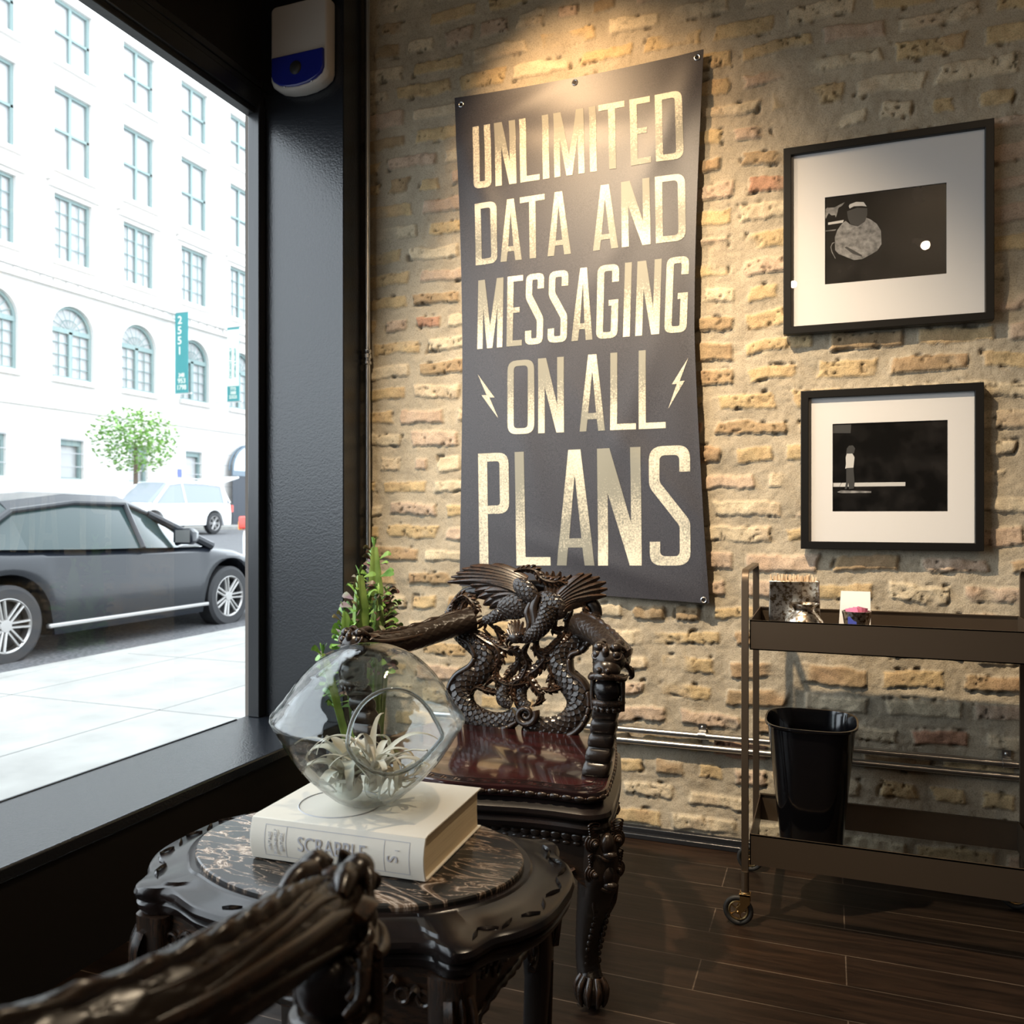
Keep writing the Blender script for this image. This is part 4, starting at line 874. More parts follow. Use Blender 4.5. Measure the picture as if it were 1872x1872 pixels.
tapron((TC.x+lx, TC.y-ly+.02, 0), (TC.x+lx, TC.y+ly-.02, 0), (1, 0, 0)); tapron((TC.x-lx, TC.y-ly+.02, 0), (TC.x-lx, TC.y+ly-.02, 0), (-1, 0, 0))
ta.build('apron', WD, table, off=TC, angle=45)
for sx in (-1, 1):
    for sy in (-1, 1):
        lg = MB(); R = []
        for z, dx, w_ in ((.49, 0, .030), (.42, .0, .029), (.36, .003, .026), (.30, .004, .023), (.2, .0, .021), (.10, -.004, .020), (.05, .0, .022), (.02, .006, .025), (0, .008, .024)):
            c = Vector((TC.x+sx*(lx+dx), TC.y+sy*(ly+dx), z)); R.append([c+Vector((w_*math.copysign(abs(math.cos(a))**.5, math.cos(a)), w_*math.copysign(abs(math.sin(a))**.5, math.sin(a)), 0)) for a in [2*math.pi*j/24 for j in range(24)]])
        lg.rings(R)
        o45 = Vector((sx*.707, sy*.707, 0)); tn = Vector((-o45.y, o45.x, 0)); c = Vector((TC.x+sx*lx, TC.y+sy*ly, 0))+o45*.028
        for k in range(3): lg.blade([c+tn*(k-1)*.014+Vector((0, 0, .465)), c+tn*(k-1)*.016+o45*.010+Vector((0, 0, .43)), c+tn*(k-1)*.010+o45*.004+Vector((0, 0, .35))], [.016, .018, .001], .009, o45, -.3, sub=5)
        for s in (-1, 1): lg.tube([c+tn*s*.012+o45*-.003+Vector((0, 0, .33)), c+tn*s*.010+o45*-.006+Vector((0, 0, .2)), c+tn*s*.004+o45*-.006+Vector((0, 0, .12))], [.004, .004, .001], 8, sub=5)
        lg.build('leg', WD, table, off=TC, angle=45)

# ------------------------------------------------------------------ thick cloth-bound book
BZ = .5508; BH = .071; BL, BW = .312, .252
book = empty('book', (.957, -1.629, BZ), math.radians(2.5)); tag(book, 'thick cream cloth-bound book lying under the glass terrarium', 'book')
R = []; n_ = 10   # spine and covers as one wrap, lying on its back cover
def prof(y0, y1, z0, z1, th):
    """outer then inner outline: a C-shape open at the fore edge"""
    o_ = [(y1, z1), (y0+.014, z1)]+[(y0+.004-.008*math.sin(math.pi*i/n_)*1.0, z1-.002-(z1-z0-.004)*i/n_) for i in range(n_+1)]+[(y0+.014, z0), (y1, z0)]
    i_ = [(y1, z0+th), (y0+.014, z0+th)]+[(y0+.008-.008*math.sin(math.pi*i/n_), z0+th+.002+(z1-z0-2*th-.004)*i/n_) for i in range(n_+1)]+[(y0+.014, z1-th), (y1, z1-th)]
    return o_+i_
pr = prof(-BW/2, BW/2, 0, BH, .0030)
MB().prism([pr], lambda a, c, h: (h, a, c), -BL/2, BL/2).build('cover', M['book'], book, bevel=.0008, angle=50)
MB().prism([[(-BW/2+.006-.007*math.sin(math.pi*i/8), .0034+(BH-.0068)*i/8) for i in range(9)]+[(BW/2-.006, BH-.0034), (BW/2-.009, BH/2), (BW/2-.006, .0034)]], lambda a, c, h: (h, a, c), -BL/2+.005, BL/2-.005).build('page_block', M['pages'], book, smooth=False)
RX = Matrix.Rotation(math.pi/2, 3, 'X'); ys = -BW/2-.0046
def yspine(z): t = (BH-.002-z)/(BH-.004); return -BW/2+.004-.008*math.sin(math.pi*min(1, max(0, t)))-.0004
im = MB(); rct = [(-.125, .011, .120, .0122), (-.125, .0605, .120, .0617)]
def sbox(x0, x1, z0, z1):
    k = max(1, int((z1-z0)/.005))
    for i in range(k):
        a, c = z0+(z1-z0)*i/k, z0+(z1-z0)*(i+1)/k; im.add([(x0, yspine(a), a), (x1, yspine(a), a), (x1, yspine(c), c), (x0, yspine(c), c)], [(0, 1, 2, 3)])
sbox(-.128, .132, .0105, .0115); sbox(-.128, .132, .0600, .0610)
for x in (-.128, -.088, .088, .131): sbox(x, x+.001, .0105, .061)
im.build('spine_border', M['ink'], book, smooth=False)
text_mesh('SCRABBLE', .034, (-.004, yspine(.036)-.0004, .036), RX, M['ink'], 'spine_title', book, sx=.80)
text_mesh('S', .026, (.104, yspine(.036)-.0004, .034), RX @ Matrix.Rotation(math.pi/2, 3, 'Z'), M['ink'], 'spine_lettering', book)
text_mesh('1', .010, (.112, yspine(.036)-.0003, .048), RX @ Matrix.Rotation(math.pi/2, 3, 'Z'), M['ink'], 'spine_lettering', book)
for i, t_ in enumerate(('VINTAGE', 'BOOKSHELF', 'EDITION')): text_mesh(t_, .0075, (-.117+.011*i, yspine(.036)-.0003, .036), RX @ Matrix.Rotation(math.pi/2, 3, 'Z'), M['ink'], 'spine_lettering', book)
MB().ring((-.045, -.028, BH+.0002), .070, .0013, 64, 4, sc=(1, 1)).build('cover_ring', M['ink'], book, smooth=False)

# ------------------------------------------------------------------ blown-glass terrarium
GZ = BZ+BH+.0006; GC = Vector((.958, -1.640, GZ+.1475)); ter = empty('glass_terrarium', (GC.x, GC.y, GZ)); tag(ter, 'pointed blown-glass terrarium bowl with a round side opening on the book', 'terrarium')
EL = [(-90, .1475), (-74, .1490), (-68, .1480), (-60, .1430), (-49, .1400), (-35, .1410), (-20, .1460), (-10, .1530), (-4, .1610), (-1, .1655), (0, .1665), (1, .1655), (4, .1590), (10, .1490), (18, .1420), (30, .1360), (45, .1320), (64, .1290), (90, .1270)]
def rho(d):
    e_ = math.degrees(math.asin(max(-1, min(1, d.z)))); e_ += 2.6*math.copysign(1, 0) * (d.x) ; e_ = max(-90, min(90, e_))
    for (a, ra), (c, rc) in zip(EL[:-1], EL[1:]):
        if a <= e_ <= c: t = (e_-a)/(c-a); r_ = ra+(rc-ra)*t; break
    if d.z < -.5: r_ = min(r_, .1475/max(-d.z, .01))
    return r_
toC = (Vector((CX, CY, CZ))-GC).normalized(); az = math.atan2(toC.y, toC.x)+math.radians(17); AX = Vector((math.cos(az)*.985, math.sin(az)*.985, .045)).normalized()
U1 = AX.cross(Vector((0, 0, 1))).normalized(); V1 = AX.cross(U1).normalized(); th0 = math.radians(28.5)
def gp(th, ph_, k=0): d = (AX*math.cos(th)+(U1*math.cos(ph_)+V1*math.sin(ph_))*math.sin(th)).normalized(); return GC+d*(rho(d)-k)
nth, nph = 120, 180
R = [[gp(th0+(math.pi-.004-th0)*i/nth, 2*math.pi*j/nph) for j in range(nph)] for i in range(nth+1)]
R2 = [[gp(th0+(math.pi-.004-th0)*i/nth, 2*math.pi*j/nph, .0028) for j in range(nph)] for i in range(nth+1)]
gb = MB().rings(R, False).rings([r_[::-1] for r_ in R2], False)
gb.build('glass_bowl', M['bowl'], ter, off=(GC.x, GC.y, GZ), angle=70)
M['lip'] = mat('glass_lip', (.62, .66, .66), .05, spec=.8); nn, ll, bb_ = nodes(M['lip']); bb_.inputs['Transmission Weight'].default_value = .85; bb_.inputs['IOR'].default_value = 1.45
MB().tube([gp(th0, 2*math.pi*j/90, .0014) for j in range(91)], .0036, 10, caps=False).build('opening_lip', M['lip'], ter, off=(GC.x, GC.y, GZ))

# air plants inside
def airplant(c, n, r, seed, label, up=.5, wid=.018, curl=1.0, lean=(0, 0)):
    rs = random.Random(seed); c = Vector(c); e_ = empty('air_plant', c); tag(e_, label, 'air plant', 'air plants in the glass terrarium'); mb = MB()
    lim = GC
    for i in range(n):
        a = i*2.399+rs.random()*.5; L = r*rs.uniform(.75, 1.15); el_ = up*rs.uniform(.5, 1.4); P = []; cr_ = curl*rs.uniform(.6, 1.5); p = c.copy(); th = math.pi/2*min(.97, el_); sw = rs.uniform(-.6, .6)
        for k in range(15):
            t = k/14; P.append(p.copy()); d = Vector((math.cos(a+sw*t)*math.cos(th)+lean[0], math.sin(a+sw*t)*math.cos(th)+lean[1], math.sin(th))).normalized(); q_ = p+d*L/14
            dv = (q_-GC); mx_ = (rho(dv.normalized())-.008)
            if dv.length > mx_: q_ = GC+dv.normalized()*mx_
            p = q_; th -= cr_*.24*(.35+t*1.3)
        w_ = [wid*rs.uniform(.8, 1.2)*(1-.92*(k/14)**1.3) for k in range(15)]
        mb.blade(P, w_, .0012, (math.cos(a)*-.3, math.sin(a)*-.3, 1), .35, sub=2)
    mb.ball(c, wid*.6, (1, 1, .8), 8); ob = mb.build('leaves', M['air_leaf'], e_, off=c, angle=60); return e_
airplant((GC.x-.030, GC.y-.018, GZ+.028), 18, .16, 3, 'big pale air plant with broad curled leaves at the left inside the glass bowl', .8, .042, 1.25)
airplant((GC.x+.028, GC.y-.040, GZ+.045), 17, .16, 8, 'pale air plant with slim upright leaves in front of the bowl opening', 1.05, .019, .8)
airplant((GC.x+.045, GC.y+.020, GZ+.030), 14, .11, 12, 'wispy air plant curled low at the right inside the glass bowl', .7, .013, 1.3)
airplant((GC.x-.045, GC.y+.035, GZ+.055), 10, .085, 17, 'small greenish air plant tucked behind the others in the glass bowl', .9, .012, 1.0)

# ------------------------------------------------------------------ potted euphorbia behind the chair
PB = Vector((.235, -.40, 0)); eu = empty('potted_euphorbia', PB); tag(eu, 'ribbed green euphorbia with small maroon-tinged leaves in a dark pot behind the chair', 'potted plant')
MB().lathe([(.0, 0), (.105, 0), (.115, .02), (.135, .30), (.142, .31), (.142, .335), (.128, .335), (.124, .30), (0, .30)], 40, PB).build('pot', M['pot'], eu, off=PB)
MB().lathe([(0, .302), (.124, .302), (.124, .312), (0, .316)], 30, PB).build('soil', M['soil'], eu, off=PB)
def world_at(u_, v_, Y): return on_y(u_, v_, Y)
stems = MB(); lg_, lr_ = MB(), MB(); rs = random.Random(4)
def stem(u0, v0, u1, v1, Y, r, rot, dens=1, red=.5):
    a, b_ = world_at(u0, v0, Y), world_at(u1, v1, Y); base = Vector((PB.x+(a.x-PB.x)*.45, PB.y+(Y-PB.y)*.5, .30)); P = [base, base.lerp(a, .6), a, a.lerp(b_, .5), b_]
    Q, q_ = smooth_path(P, [r*.8, r*.9, r, r*.95, r*.35], 9); R = []
    for i, p in enumerate(Q):
        ring = []
        for j in range(18):
            t = 2*math.pi*j/18; wv = .38+.62*(.5+.5*math.cos(3*t))**1.5+.05*math.sin(i*2.5)*(j % 6 == 0); ring.append(p+Vector((math.cos(t+rot)*q_[i]*wv, math.sin(t+rot)*q_[i]*wv, 0)))
        R.append(ring)
    stems.rings(R)
    L = 0
    for i in range(1, len(Q)-1):
        L += (Q[i]-Q[i-1]).length
        while L > .014/dens:
            L -= .014/dens
            if Q[i].z < a.z-.12: continue
            for j in range(3):
                if rs.random() < .25: continue
                t = rot+2*math.pi*j/3+rs.uniform(-.3, .3); d = Vector((math.cos(t), math.sin(t), 0)); s = rs.uniform(.028, .052)*(1 if i < len(Q)-5 else .8); o_ = Q[i]+d*q_[i]*.95; upz = rs.uniform(.1, 1.6)
                P_ = [o_, o_+d*s*.4+Vector((0, 0, s*.25*upz)), o_+d*s*.8+Vector((0, 0, s*.45*upz)), o_+d*s*1.1+Vector((0, 0, s*.40*upz-.003))]
                (lr_ if rs.random() < red else lg_).blade(P_, [.002, s*.28, s*.52, .006], .0012, (rs.uniform(-1, 1), rs.uniform(-1.2, -.1), rs.uniform(.1, .8)), .15, sub=3)
    for k in range(6):
        t = rs.random()*6.28; d = Vector((math.cos(t), math.sin(t), 0)); o_ = Q[-1]; s = .035; lg_.blade([o_, o_+d*.006+Vector((0, 0, s*.5)), o_+d*.014+Vector((0, 0, s))], [.004, .012, .001], .0012, (-d.x, -d.y, .4), .2, sub=4)
stem(657, 1170, 657, 1052, -.46, .034, .7, 1, .5); stem(686, 1170, 684, 1000, -.36, .034, .2, 1, .45); stem(633, 1170, 630, 1118, -.45, .026, .4, 1.1, .3); stem(704, 1165, 708, 1090, -.34, .028, 1.2, 1.3, .7)
stem(688, 1168, 690, 1085, -.42, .028, .9, 1.3, .7); stem(672, 1170, 672, 1100, -.40, .026, .5, 1.2, .6); stem(600, 1230, 590, 1195, -.50, .018, .5, 1, .05)
stems.build('stem', M['euph'], eu, off=PB, angle=50)
lg_.build('green_leaves', M['leaf_g'], eu, off=PB); o = lr_.build('maroon_leaves', M['leaf_r'], eu, off=PB)
# ------------------------------------------------------------------ bronzed bar cart
CO = Vector((1.49, -.36, 0)); cart = empty('bar_cart', CO); tag(cart, 'bronzed metal two-tier cart on casters standing against the brick wall', 'cart')
x0, x1, yf, yb = 1.487, 2.215, -.545, -.175
rs = random.Random(2)
def rail(x, first):
    mb = MB(); P = [(x, yf, .135), (x, yf, .935)]+[(x, yf+.03-.03*math.cos(a), .935+.03*math.sin(a)) for a in (.4, .8, 1.2, 1.57)]+[(x, yb-.03+.03*math.sin(a), .935+.03*math.cos(a)) for a in (0, .4, .8, 1.2, 1.57)]+[(x, yb, .135)]
    R = []; P = [Vector(p) for p in P]
    for i, p in enumerate(P):
        T = (P[min(i+1, len(P)-1)]-P[max(i-1, 0)]).normalized(); n_ = T.cross(Vector((1, 0, 0))).normalized(); R.append([p+Vector((sx*.0095, 0, 0))+n_*sy*.0045 for sx, sy in ((-1, -1), (1, -1), (1, 1), (-1, 1))])
    mb.rings(R); mb.build('side_rail', M['bronze'], cart, off=CO, bevel=.0012, angle=30)
    for y in (yf, yb): MB().tube([(x, y, .085), (x, y, .150)], .0105, 16).build('leg', M['bronze'], cart, off=CO)
rail(x0, 1); rail(x1, 0)
def tray(z0, z1, open_=False):
    mb = MB(); t = .003; a, c = x0+.012, x1-.012
    mb.bx(a, c, yf+.002, yf+.002+t, z0, z1).bx(a, c, yb-.002-t, yb-.002, z0, z1).bx(a, a+t, yf+.002, yb-.002, z0, z1).bx(c-t, c, yf+.002, yb-.002, z0, z1)
    if not open_: mb.bx(a, c, yf+.002, yb-.002, z0, z0+t)
    mb.bx(a, c, yf+.002, yf+.010, z1-.003, z1).bx(a, c, yb-.010, yb-.002, z1-.003, z1)
    mb.build('tray', M['bronze'], cart, off=CO, smooth=False)
    return z0+t
zt = tray(.752, .832)
zb_ = .170
tray(.168, .250, True)
MB().bx(x0+.012, x1-.012, yf+.003, yb-.003, .168, .171).build('glass_shelf', M['pane'], cart, off=CO, smooth=False)
for x in (x0, x1):
    for y in (yf, yb):
        cst = empty('caster', (x, y, 0)); cst.parent = cart; cst.location = Vector((x, y, 0))-CO
        off = Vector((x, y, 0)); wc = Vector((x-.018, y, .0405)); RY = Matrix.Rotation(math.pi/2, 3, 'Y') if False else Matrix.Rotation(math.pi/2, 3, 'X')
        MB().ring(wc, .0335, .0068, 40, 12, RY).build('tyre', M['rubber'], cst, off=off)
        wh = MB().ring(wc, .0245, .0035, 36, 8, RY).lathe([(.007, -.010), (.007, .010)], 14, wc, RY)
        for k in range(5): a = 2*math.pi*k/5; wh.tube([wc, wc+Vector((.023*math.cos(a), 0, .023*math.sin(a)))], .0022, 6)
        wh.build('hub', M['brass'], cst, off=off)
        fk = MB()
        for s in (-1, 1):
            fk.prism([[(-.014, .090), (.014, .090), (.014, .066), (-.012, .034), (-.026, .036), (-.022, .050), (-.012, .062)]], lambda a, c, h, s=s: (x+a, y+s*h, c), .0100, .0125)
        fk.bx(x-.015, x+.015, y-.0125, y+.0125, .084, .089).lathe([(.014, .089), (.012, .094)], 16, (x, y, 0)).ball((x-.018, y-.0130, .0405), .004, n=6).build('fork', M['brass'], cst, off=off, bevel=.0005)

# things on the cart
def merc_rect():
    a, c = on_y(1408, 1130, -.32), on_y(1498, 1130, -.32); zt_ = on_y(1408, 1060, -.32).z; cx_, hw = (a.x+c.x)/2, (c.x-a.x)/2; z0 = zt+.001; cy = -.32
    o_ = Vector((cx_, cy, z0)); v = empty('straw_vase', o_); tag(v, 'rectangular mercury-glass vase full of wooden stirrers on the cart', 'vase')
    def rr(h, d, z, sag=0): return [Vector((cx_+sx*h, cy+sy*d, z)) for sx, sy in ((-1, -1), (1, -1), (1, 1), (-1, 1))]
    MB().rings([rr(hw-.004, .028, z0), rr(hw, .032, z0+.008), rr(hw+.002, .033, z0+.07), rr(hw, .032, zt_-.006), rr(hw+.002, .034, zt_), rr(hw-.003, .029, zt_-.001), rr(hw-.004, .028, z0+.01)]).build('vase_body', M['mercury'], v, off=o_, bevel=.004, angle=30)
    r_ = random.Random(9); pro = None
    for i in range(96):
        x, y = cx_+r_.uniform(-hw+.008, hw-.008), cy+r_.uniform(-.022, .022); L = zt_-z0-.012+r_.uniform(.004, .026)
        if pro is None:
            pro = MB().box((0, 0, L/2), (.0035, .0012, L)).build('wooden_stirrer', M['straw'], None, smooth=False); s = pro
        else: s = pro.copy(); C.objects.link(s)
        s.location = (x, y, z0+.011); s.rotation_euler = (r_.uniform(-.05, .05), r_.uniform(-.05, .05), r_.uniform(-.6, .6)); s.scale = (1, 1, r_.uniform(.96, 1.08))
        tag(s, 'pale wooden stirrer standing among many in the rectangular silvered vase', 'stirrer', 'wooden stirrers in the vase')
merc_rect()
c_ = on_y(1470, 1130, -.43); z0 = zt+.001; o_ = Vector((c_.x, -.43, z0))
v = MB().lathe([(.0, 0), (.026, 0), (.034, .006), (.048, .024), (.0535, .046), (.050, .068), (.036, .086), (.028, .093), (.027, .098), (.032, .108), (.041, .116), (.0385, .116), (.029, .106), (.025, .098), (.026, .092), (.034, .084), (.048, .066), (.050, .046), (.02, .006), (0, .005)], 48, o_).build('round_jar', M['mercury'], None, off=o_)
v.location = o_; tag(v, 'round mercury-glass jar with flared neck on the cart', 'jar')
a, c = on_y(1532, 1130, -.38), on_y(1537, 1082, -.38); card = MB().add([(a.x, -.37, zt+.001), (a.x+.085, -.37, zt+.001), (a.x+.085, -.345, c.z), (a.x+.008, -.345, c.z), (a.x, -.372, zt+.001), (a.x+.085, -.372, zt+.001), (a.x+.085, -.347, c.z), (a.x+.008, -.347, c.z), (a.x, -.30, zt+.001), (a.x+.085, -.30, zt+.001)], [(0, 1, 2, 3), (7, 6, 5, 4), (0, 4, 5, 1), (3, 2, 6, 7), (0, 3, 7, 4), (1, 5, 6, 2), (8, 9, 2, 3)]).build('tent_card', M['card'], None, smooth=False)
tag(card, 'white folded card standing on the cart beside the packet cup', 'card')
cc = on_y(1566, 1130, -.43); o_ = Vector((cc.x, -.43, zt+.001)); v = empty('packet_cup', o_); tag(v, 'small mirrored glass cup holding pink sweetener packets on the cart', 'cup')
MB().lathe([(0, 0), (.022, 0), (.038, .100), (.035, .100), (.020, .004), (0, .004)], 28, o_).build('cup_body', M['mercury'], v, off=o_)
MB().box((o_.x-.012, o_.y-.0335, o_.z+.072), (.022, .001, .030), Matrix.Rotation(-.16, 3, 'X')).build('blue_label', M['blue'], v, off=o_, smooth=False)
for k in range(4):
    pk = MB().box((0, 0, 0), (.032, .003, .055)).build('sweetener_packet', M['pink'], None, smooth=False); pk.location = (o_.x-.008+.006*k, o_.y-.012+.008*k, o_.z+.082); pk.rotation_euler = (.05, .15*(k-1.5), .3*(k-1)); tag(pk, 'pink paper sweetener packet standing in the small cup', 'packet', 'pink packets in the cup')

# black waste bin in the lower tray
bl0, br0 = on_y(1402, 1330, -.36), on_y(1567, 1330, -.36); zt_ = .537; bcx = (bl0.x+br0.x)/2; bw = (br0.x-bl0.x)/2; o_ = Vector((bcx, -.36, .172))
def binring(s, z, k=0):
    P = []; hw = (bw*s)-k; hd = .145*s-k
    for i in range(40):
        a = 2*math.pi*i/40; ca, sa = math.cos(a), math.sin(a); e_ = .62; x = hw*math.copysign(abs(ca)**e_, ca); y = hd*math.copysign(abs(sa)**e_, sa)*(1.0 if sa < 0 else .85); P.append(Vector((bcx+x, -.36+y, z)))
    return P
MB().rings([binring(.66, .172), binring(.68, .178), binring(.97, zt_-.012), binring(1.03, zt_-.006), binring(1.03, zt_), binring(.99, zt_), binring(.96, zt_-.012), binring(.655, .18)]).build('waste_bin', M['bin'], None, off=(0, 0, 0), angle=25)
o = bpy.data.objects['waste_bin']; tag(o, 'glossy black plastic waste bin standing in the lower tier of the cart', 'waste bin')

# ------------------------------------------------------------------ street outside
def rl(x): return -.12+max(0, -(x+3.95))*.038
M['conc'] = bump(mat('sidewalk_concrete', (.3, .3, .28), .85), 60, .3, .003); noise_col(M['conc'], (.22, .215, .20), (.28, .275, .255), 3, 8)
M['asphalt'] = bump(mat('asphalt', (.09, .09, .095), .7), 90, .8, .01); noise_col(M['asphalt'], (.05, .05, .055), (.14, .14, .145), 30, 6)
M['joint'] = mat('joint', (.19, .19, .18), .9)
struct(MB().bx(-3.75, XW-.2, -12, 40, -.3, -.035), 'sidewalk_ground', M['conc'], smooth=False)
struct(MB().bx(-3.93, -3.75, -12, 40, -.3, -.028), 'kerb', M['conc'], bevel=.02)
jt = MB()
for y in np.arange(-11, 39, 1.5): jt.bx(-3.74, -.6, y, y+.012, -.0365, -.0335)
for x in (-2.0, -3.2): jt.bx(x, x+.012, -12, 40, -.0365, -.0335)
struct(jt, 'sidewalk_joint_lines', M['joint'], smooth=False)
struct(MB().add([(-3.93, -20, -.12), (-3.93, 70, -.12), (-20.5, 70, rl(-20.5)), (-20.5, -20, rl(-20.5)), (-3.93, -20, -.5), (-3.93, 70, -.5), (-20.5, 70, -.5), (-20.5, -20, -.5)], [(0, 1, 2, 3), (4, 7, 6, 5), (0, 3, 7, 4), (1, 5, 6, 2), (0, 4, 5, 1), (3, 2, 6, 7)]), 'road', M['asphalt'], smooth=False)
ZF = rl(-20.5)+.12
struct(MB().bx(-26, -20.5, -20, 70, -.5, ZF), 'far_sidewalk_ground', M['conc'], smooth=False)

# civic building across the road
M['stone'] = mat('pale_stone', (.60, .575, .55), .9); M['teal'] = mat('teal_window_frame', (.20, .27, .265), .6); M['bwin'] = mat('building_glass', (.42, .42, .42), .2); M['joint_stone'] = mat('grey_stone', (.40, .40, .41), .9)
XF = -25.0; bo_ = Vector((XF, 26, ZF)); bd_ = empty('stone_building', bo_); tag(bd_, 'tall pale stone building with teal-framed windows across the street', 'building')
YC = [27.55+3.25*k for k in range(-6, 4)]
rows = [('arch', 6.2, 8.95, .95), ('rect', 10.55, 13.0, .85), ('rect', 13.95, 16.95, .85), ('rect', 17.9, 20.3, .85), ('rect', 21.3, 23.7, .85)]
def yz(a, c, h): return (XF+h, a, c)
wall = MB(); zlev = [ZF]+[9.75, 13.45, 17.4, 20.8, 25]
for ri, (kd, za, zb2, hw) in enumerate(rows):
    lo, hi = (5.0 if ri == 0 else zlev[ri]), zlev[ri+1]; lo = 5.0 if ri == 0 else zlev[ri]
    for yc in YC:
        if kd == 'arch': hole = [(yc-hw, za), (yc+hw, za)]+[(yc+hw*math.cos(a), zb2-hw+hw*math.sin(a)) for a in [math.pi*i/16 for i in range(17)]]
        else: hole = [(yc-hw, za), (yc+hw, za), (yc+hw, zb2), (yc-hw, zb2)]
        wall.prism([[(yc-1.625, lo), (yc+1.625, lo), (yc+1.625, hi), (yc-1.625, hi)], hole], yz, -.30, 0)
# rusticated ground floor with small windows
gw = []
for yc in YC:
    hole = [(yc-.6, 2.45), (yc+.45, 2.45), (yc+.45, 3.95), (yc-.6, 3.95)]; wall.prism([[(yc-1.625, ZF-.2), (yc+1.625, ZF-.2), (yc+1.625, 5.0), (yc-1.625, 5.0)], hole], yz, -.30, .02)
    gw.append(yc)
wall.build('facade', M['stone'], bd_, smooth=False, off=bo_)
ya, yb2 = YC[0]-1.6, YC[-1]+1.6
cn = MB().bx(XF-.05, XF+.35, ya, yb2, 9.75, 10.0).bx(XF-.05, XF+.22, ya, yb2, 9.45, 9.75).bx(XF-.05, XF+.12, ya, yb2, 5.0, 5.25).bx(XF-.05, XF+.5, ya, yb2, 24.6, 25.2)
for k in range(60): cn.bx(XF, XF+.28, ya+k*.54, ya+k*.54+.2, 9.55, 9.72)
cn.build('cornice', M['stone'], bd_, smooth=False, off=bo_)
gr = MB()
for k in range(8): gr.bx(XF+.018, XF+.024, ya, yb2, .9+k*.5, .93+k*.5)
gr.build('stone_joints', M['joint_stone'], bd_, smooth=False, off=bo_)  # grey lines for the joints between stone courses
tr = MB()
for yc in YC:
    tr.bx(XF, XF+.16, yc-1.15, yc+1.15, 13.15, 13.35).bx(XF, XF+.2, yc-1.25, yc+1.25, 13.35, 13.45)
    for z in (10.35, 13.75, 17.7, 21.1, 6.0): tr.bx(XF, XF+.18, yc-1.0, yc+1.0, z, z+.18)
tr.build('window_sills', M['stone'], bd_, smooth=False, off=bo_)
MB().bx(XF-.33, XF-.29, ya, yb2, ZF, 25).build('glazing_backing', M['bwin'], bd_, smooth=False, off=bo_)
for ri, (kd, za, zb2, hw) in enumerate(rows):
    for yc in YC[2:9]:
        mb = MB(); fr_ = .10
        if kd == 'arch':
            zc = zb2-hw; A = [(yc+hw*math.cos(a), zc+hw*math.sin(a)) for a in [math.pi*i/16 for i in range(17)]]; B = [(yc+(hw-fr_)*math.cos(a), zc+(hw-fr_)*math.sin(a)) for a in [math.pi*i/16 for i in range(17)]]
            mb.prism([[(yc-hw, za), (yc+hw, za)]+A, [(yc-hw+fr_, za+fr_), (yc+hw-fr_, za+fr_)]+B], yz, -.26, -.16); mb.bx(XF-.25, XF-.15, yc-hw, yc+hw, zc-.09, zc+.09).bx(XF-.25, XF-.15, yc-.08, yc+.08, za, zc)
            for i in range(1, 8):
                a = math.pi*i/8; mb.tube([(XF-.2, yc, zc), (XF-.2, yc+(hw-.05)*math.cos(a), zc+(hw-.05)*math.sin(a))], .018, 4)
            mb.tube([(XF-.2, yc+.45*math.cos(a), zc+.45*math.sin(a)) for a in [math.pi*i/12 for i in range(13)]], .018, 4)
            top = zc
        else:
            mb.prism([[(yc-hw, za), (yc+hw, za), (yc+hw, zb2), (yc-hw, zb2)], [(yc-hw+fr_, za+fr_), (yc+hw-fr_, za+fr_), (yc+hw-fr_, zb2-fr_), (yc-hw+fr_, zb2-fr_)]], yz, -.26, -.16); mb.bx(XF-.25, XF-.17, yc-.06, yc+.06, za, zb2); top = zb2
        if ri < 2:
            for s in (-1, 1): mb.bx(XF-.24, XF-.2, yc+s*hw*.5-.015, yc+s*hw*.5+.015, za, top)
            for k in range(1, 4): mb.bx(XF-.24, XF-.2, yc-hw, yc+hw, za+(top-za)*k/4-.015, za+(top-za)*k/4+.015)
        else: mb.bx(XF-.24, XF-.16, yc-hw, yc+hw, (za+top)/2-.05, (za+top)/2+.05)
        mb.build('window', M['teal'], bd_, smooth=False, off=bo_)
for yc in gw[2:9]:
    MB().prism([[(yc-.6, 2.45), (yc+.45, 2.45), (yc+.45, 3.95), (yc-.6, 3.95)], [(yc-.5, 2.5), (yc+.35, 2.5), (yc+.35, 3.7), (yc-.5, 3.7)]], yz, -.25, -.12).build('window', M['teal'], bd_, smooth=False, off=bo_)
MB().bx(XF+.02, XF+.05, 26.45, 26.68, 2.0, 3.1).build('blue_sign', mat('blue_sign', (.10, .13, .60), .5), bd_, smooth=False, off=bo_)

